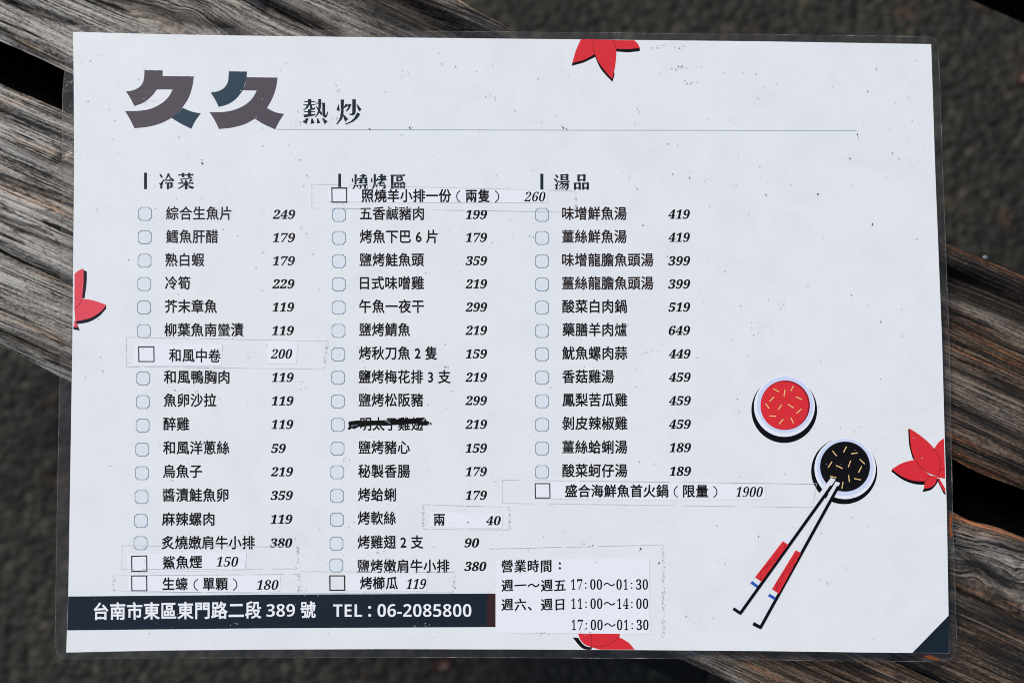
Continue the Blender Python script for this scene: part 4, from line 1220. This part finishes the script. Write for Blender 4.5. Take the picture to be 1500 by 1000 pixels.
tape([(716, 803), (972, 797), (971, 934), (722, 936)], {1}, {2, 3})

# grit and stains on the film
SP = [(132, 89, 1.2), (119, 91, 1), (148, 82, 1), (164, 203, 1.3), (296, 239, 1.8), (295, 234, 1.2), (262, 201, 1.3), (127, 150, .7), (541, 189, 1.9), (600, 187, 1.8), (603, 186, 1.2), (588, 198, 1), (642, 78, 1), (647, 94, 1.1), (667, 98, 1.4), (711, 142, 1), (718, 139, 1), (436, 163, 1.1), (439, 234, 1.2), (432, 231, .8), (426, 226, .8), (385, 214, 1),
      (633, 228, .8), (703, 190, .8), (788, 115, 1.3), (754, 162, 1.2), (825, 187, 2), (830, 189, 1.5), (822, 184, 1), (934, 160, 1.2), (936, 164, 1), (1002, 67, 1.3), (1088, 107, 1), (1107, 108, 1), (1038, 174, 1), (978, 211, 1.5), (1113, 244, 1), (1271, 134, 1.6), (1284, 101, 1.2), (1341, 89, 1), (1311, 151, 1), (1336, 177, 1), (1256, 197, 1.6), (1257, 202, 1), (1245, 232, 1.8), (1307, 224, 1.2), (1317, 232, 1.2), (1353, 220, 1),
      (1278, 328, 1.9), (1198, 284, 1.8), (1245, 311, .8), (1247, 432, 1.2), (1290, 471, 1.3), (1322, 492, 1), (1270, 447, 1), (1343, 350, 1), (1290, 555, 1.2), (1231, 626, .9), (1322, 705, 1.2), (1279, 935, 1), (1203, 780, 1), (1238, 831, 1), (1272, 770, 1), (188, 380, 1.3), (144, 467, 1), (348, 345, 1), (375, 392, 1.1), (449, 257, 1.2), (442, 330, 1), (385, 369, .9), (386, 370, .8), (458, 372, .9), (467, 422, .9), (500, 396, 1), (623, 399, 1.2),
      (727, 257, 1), (933, 276, 1.6), (1010, 260, 1.7), (985, 255, 1.4), (1122, 285, 1.4), (941, 330, 1.7), (943, 329, 1), (775, 345, 1.3), (781, 347, 1.3), (977, 375, 1.5), (874, 527, 1.6), (931, 541, 1), (1080, 584, 1.1), (1085, 697.5, .9), (1082, 604, .8), (150, 543, 1.1), (147, 523, .9), (256, 571, 1.1), (161, 682, 1.2), (188, 531, .8), (363, 523, 1), (363, 588, .9), (652, 504, 1.3), (652, 537, 1.5), (656, 537, 1), (532, 529, 1), (440, 570, .8), (447, 567, .8),
      (855, 796, 1), (862, 800, 1.2), (868, 798, 1.2), (938, 803, 2), (936, 806, 1), (851, 800, .8), (870, 810, .7), (1005, 902, 1.2), (965, 824, 1.5), (966, 823, .9), (481, 927, .8), (606, 937, .7), (468, 775, .9), (1050, 769, .9), (252, 703, 1.1), (1085, 448, 1), (1084, 452, .8), (1062, 397, 1), (1104, 490, 1.1), (1030, 442, .8), (936, 676, 1.1), (936, 675, .7)]
def blob(x, y, r):
    n = 7
    a0 = random.random() * 6.28
    el = random.uniform(0.6, 1.0); th = random.random() * 3.14
    out = []
    for i in range(n):
        t = a0 + i * 2 * math.pi / n
        q = r * random.uniform(0.65, 1.15)
        px, py = q * math.cos(t), q * math.sin(t) * el
        out.append((x + px * math.cos(th) - py * math.sin(th), y + px * math.sin(th) + py * math.cos(th)))
    return out
def inside(x, y): return 118 < x < 1355 and 72 < y < 938
spk = [blob(x, y, r * 0.78) for x, y, r in SP]
pale = []
for k in range(700):
    x, y = random.uniform(112, 1362), random.uniform(66, 945)
    if inside(x, y):
        (pale if random.random() < 0.965 else spk).append(blob(x, y, random.choice([0.3, 0.4, 0.5, 0.7, 1.0])))
for k in range(40):
    x, y = random.uniform(112, 1362), random.uniform(66, 945)
    for q in range(random.randint(4, 12)):
        pp = (x + random.gauss(0, 6), y + random.gauss(0, 4))
        if inside(*pp): pale.append(blob(*pp, random.choice([0.4, 0.6, 0.9])))
def specks(name, blobs, mat, z):
    V, F = [], []
    for i, bl in enumerate(blobs):
        w = unproj_np(bl, z + (i % 40) * 1e-6)
        k = len(V)
        V.extend(map(tuple, w)); F.append(tuple(range(k + len(bl) - 1, k - 1, -1)))
    me = bpy.data.meshes.new(name); me.from_pydata(V, [], F); me.update()
    o = add_obj(name, me, mat, menu)
    o['kind'] = 'stuff'
    return o
specks('dirt_specks', spk, M['dirt'], Z6 + 0.00030)
specks('tape_grit', [blob(x, y, r) for x, y, r in GRIT], M['grit'], Z6 + 0.00027)
specks('faint_smudges', pale, M['dirt_pale'], Z6 + 0.00022)
stain = []
for cx, cy, sx_, n in ((998, 98, 16, 16), (962, 68, 10, 8), (1012, 121, 10, 10), (993, 69, 5, 5)):
    for k in range(n):
        stain.append(blob(cx + random.gauss(0, sx_ * 0.5), cy + random.gauss(0, 1.6), random.choice([0.6, 0.9, 1.4])))
specks('food_stain', stain, M['soil'], Z6 + 0.00026)
for o in [c for c in menu.children]:
    o.location.z += 0.0008
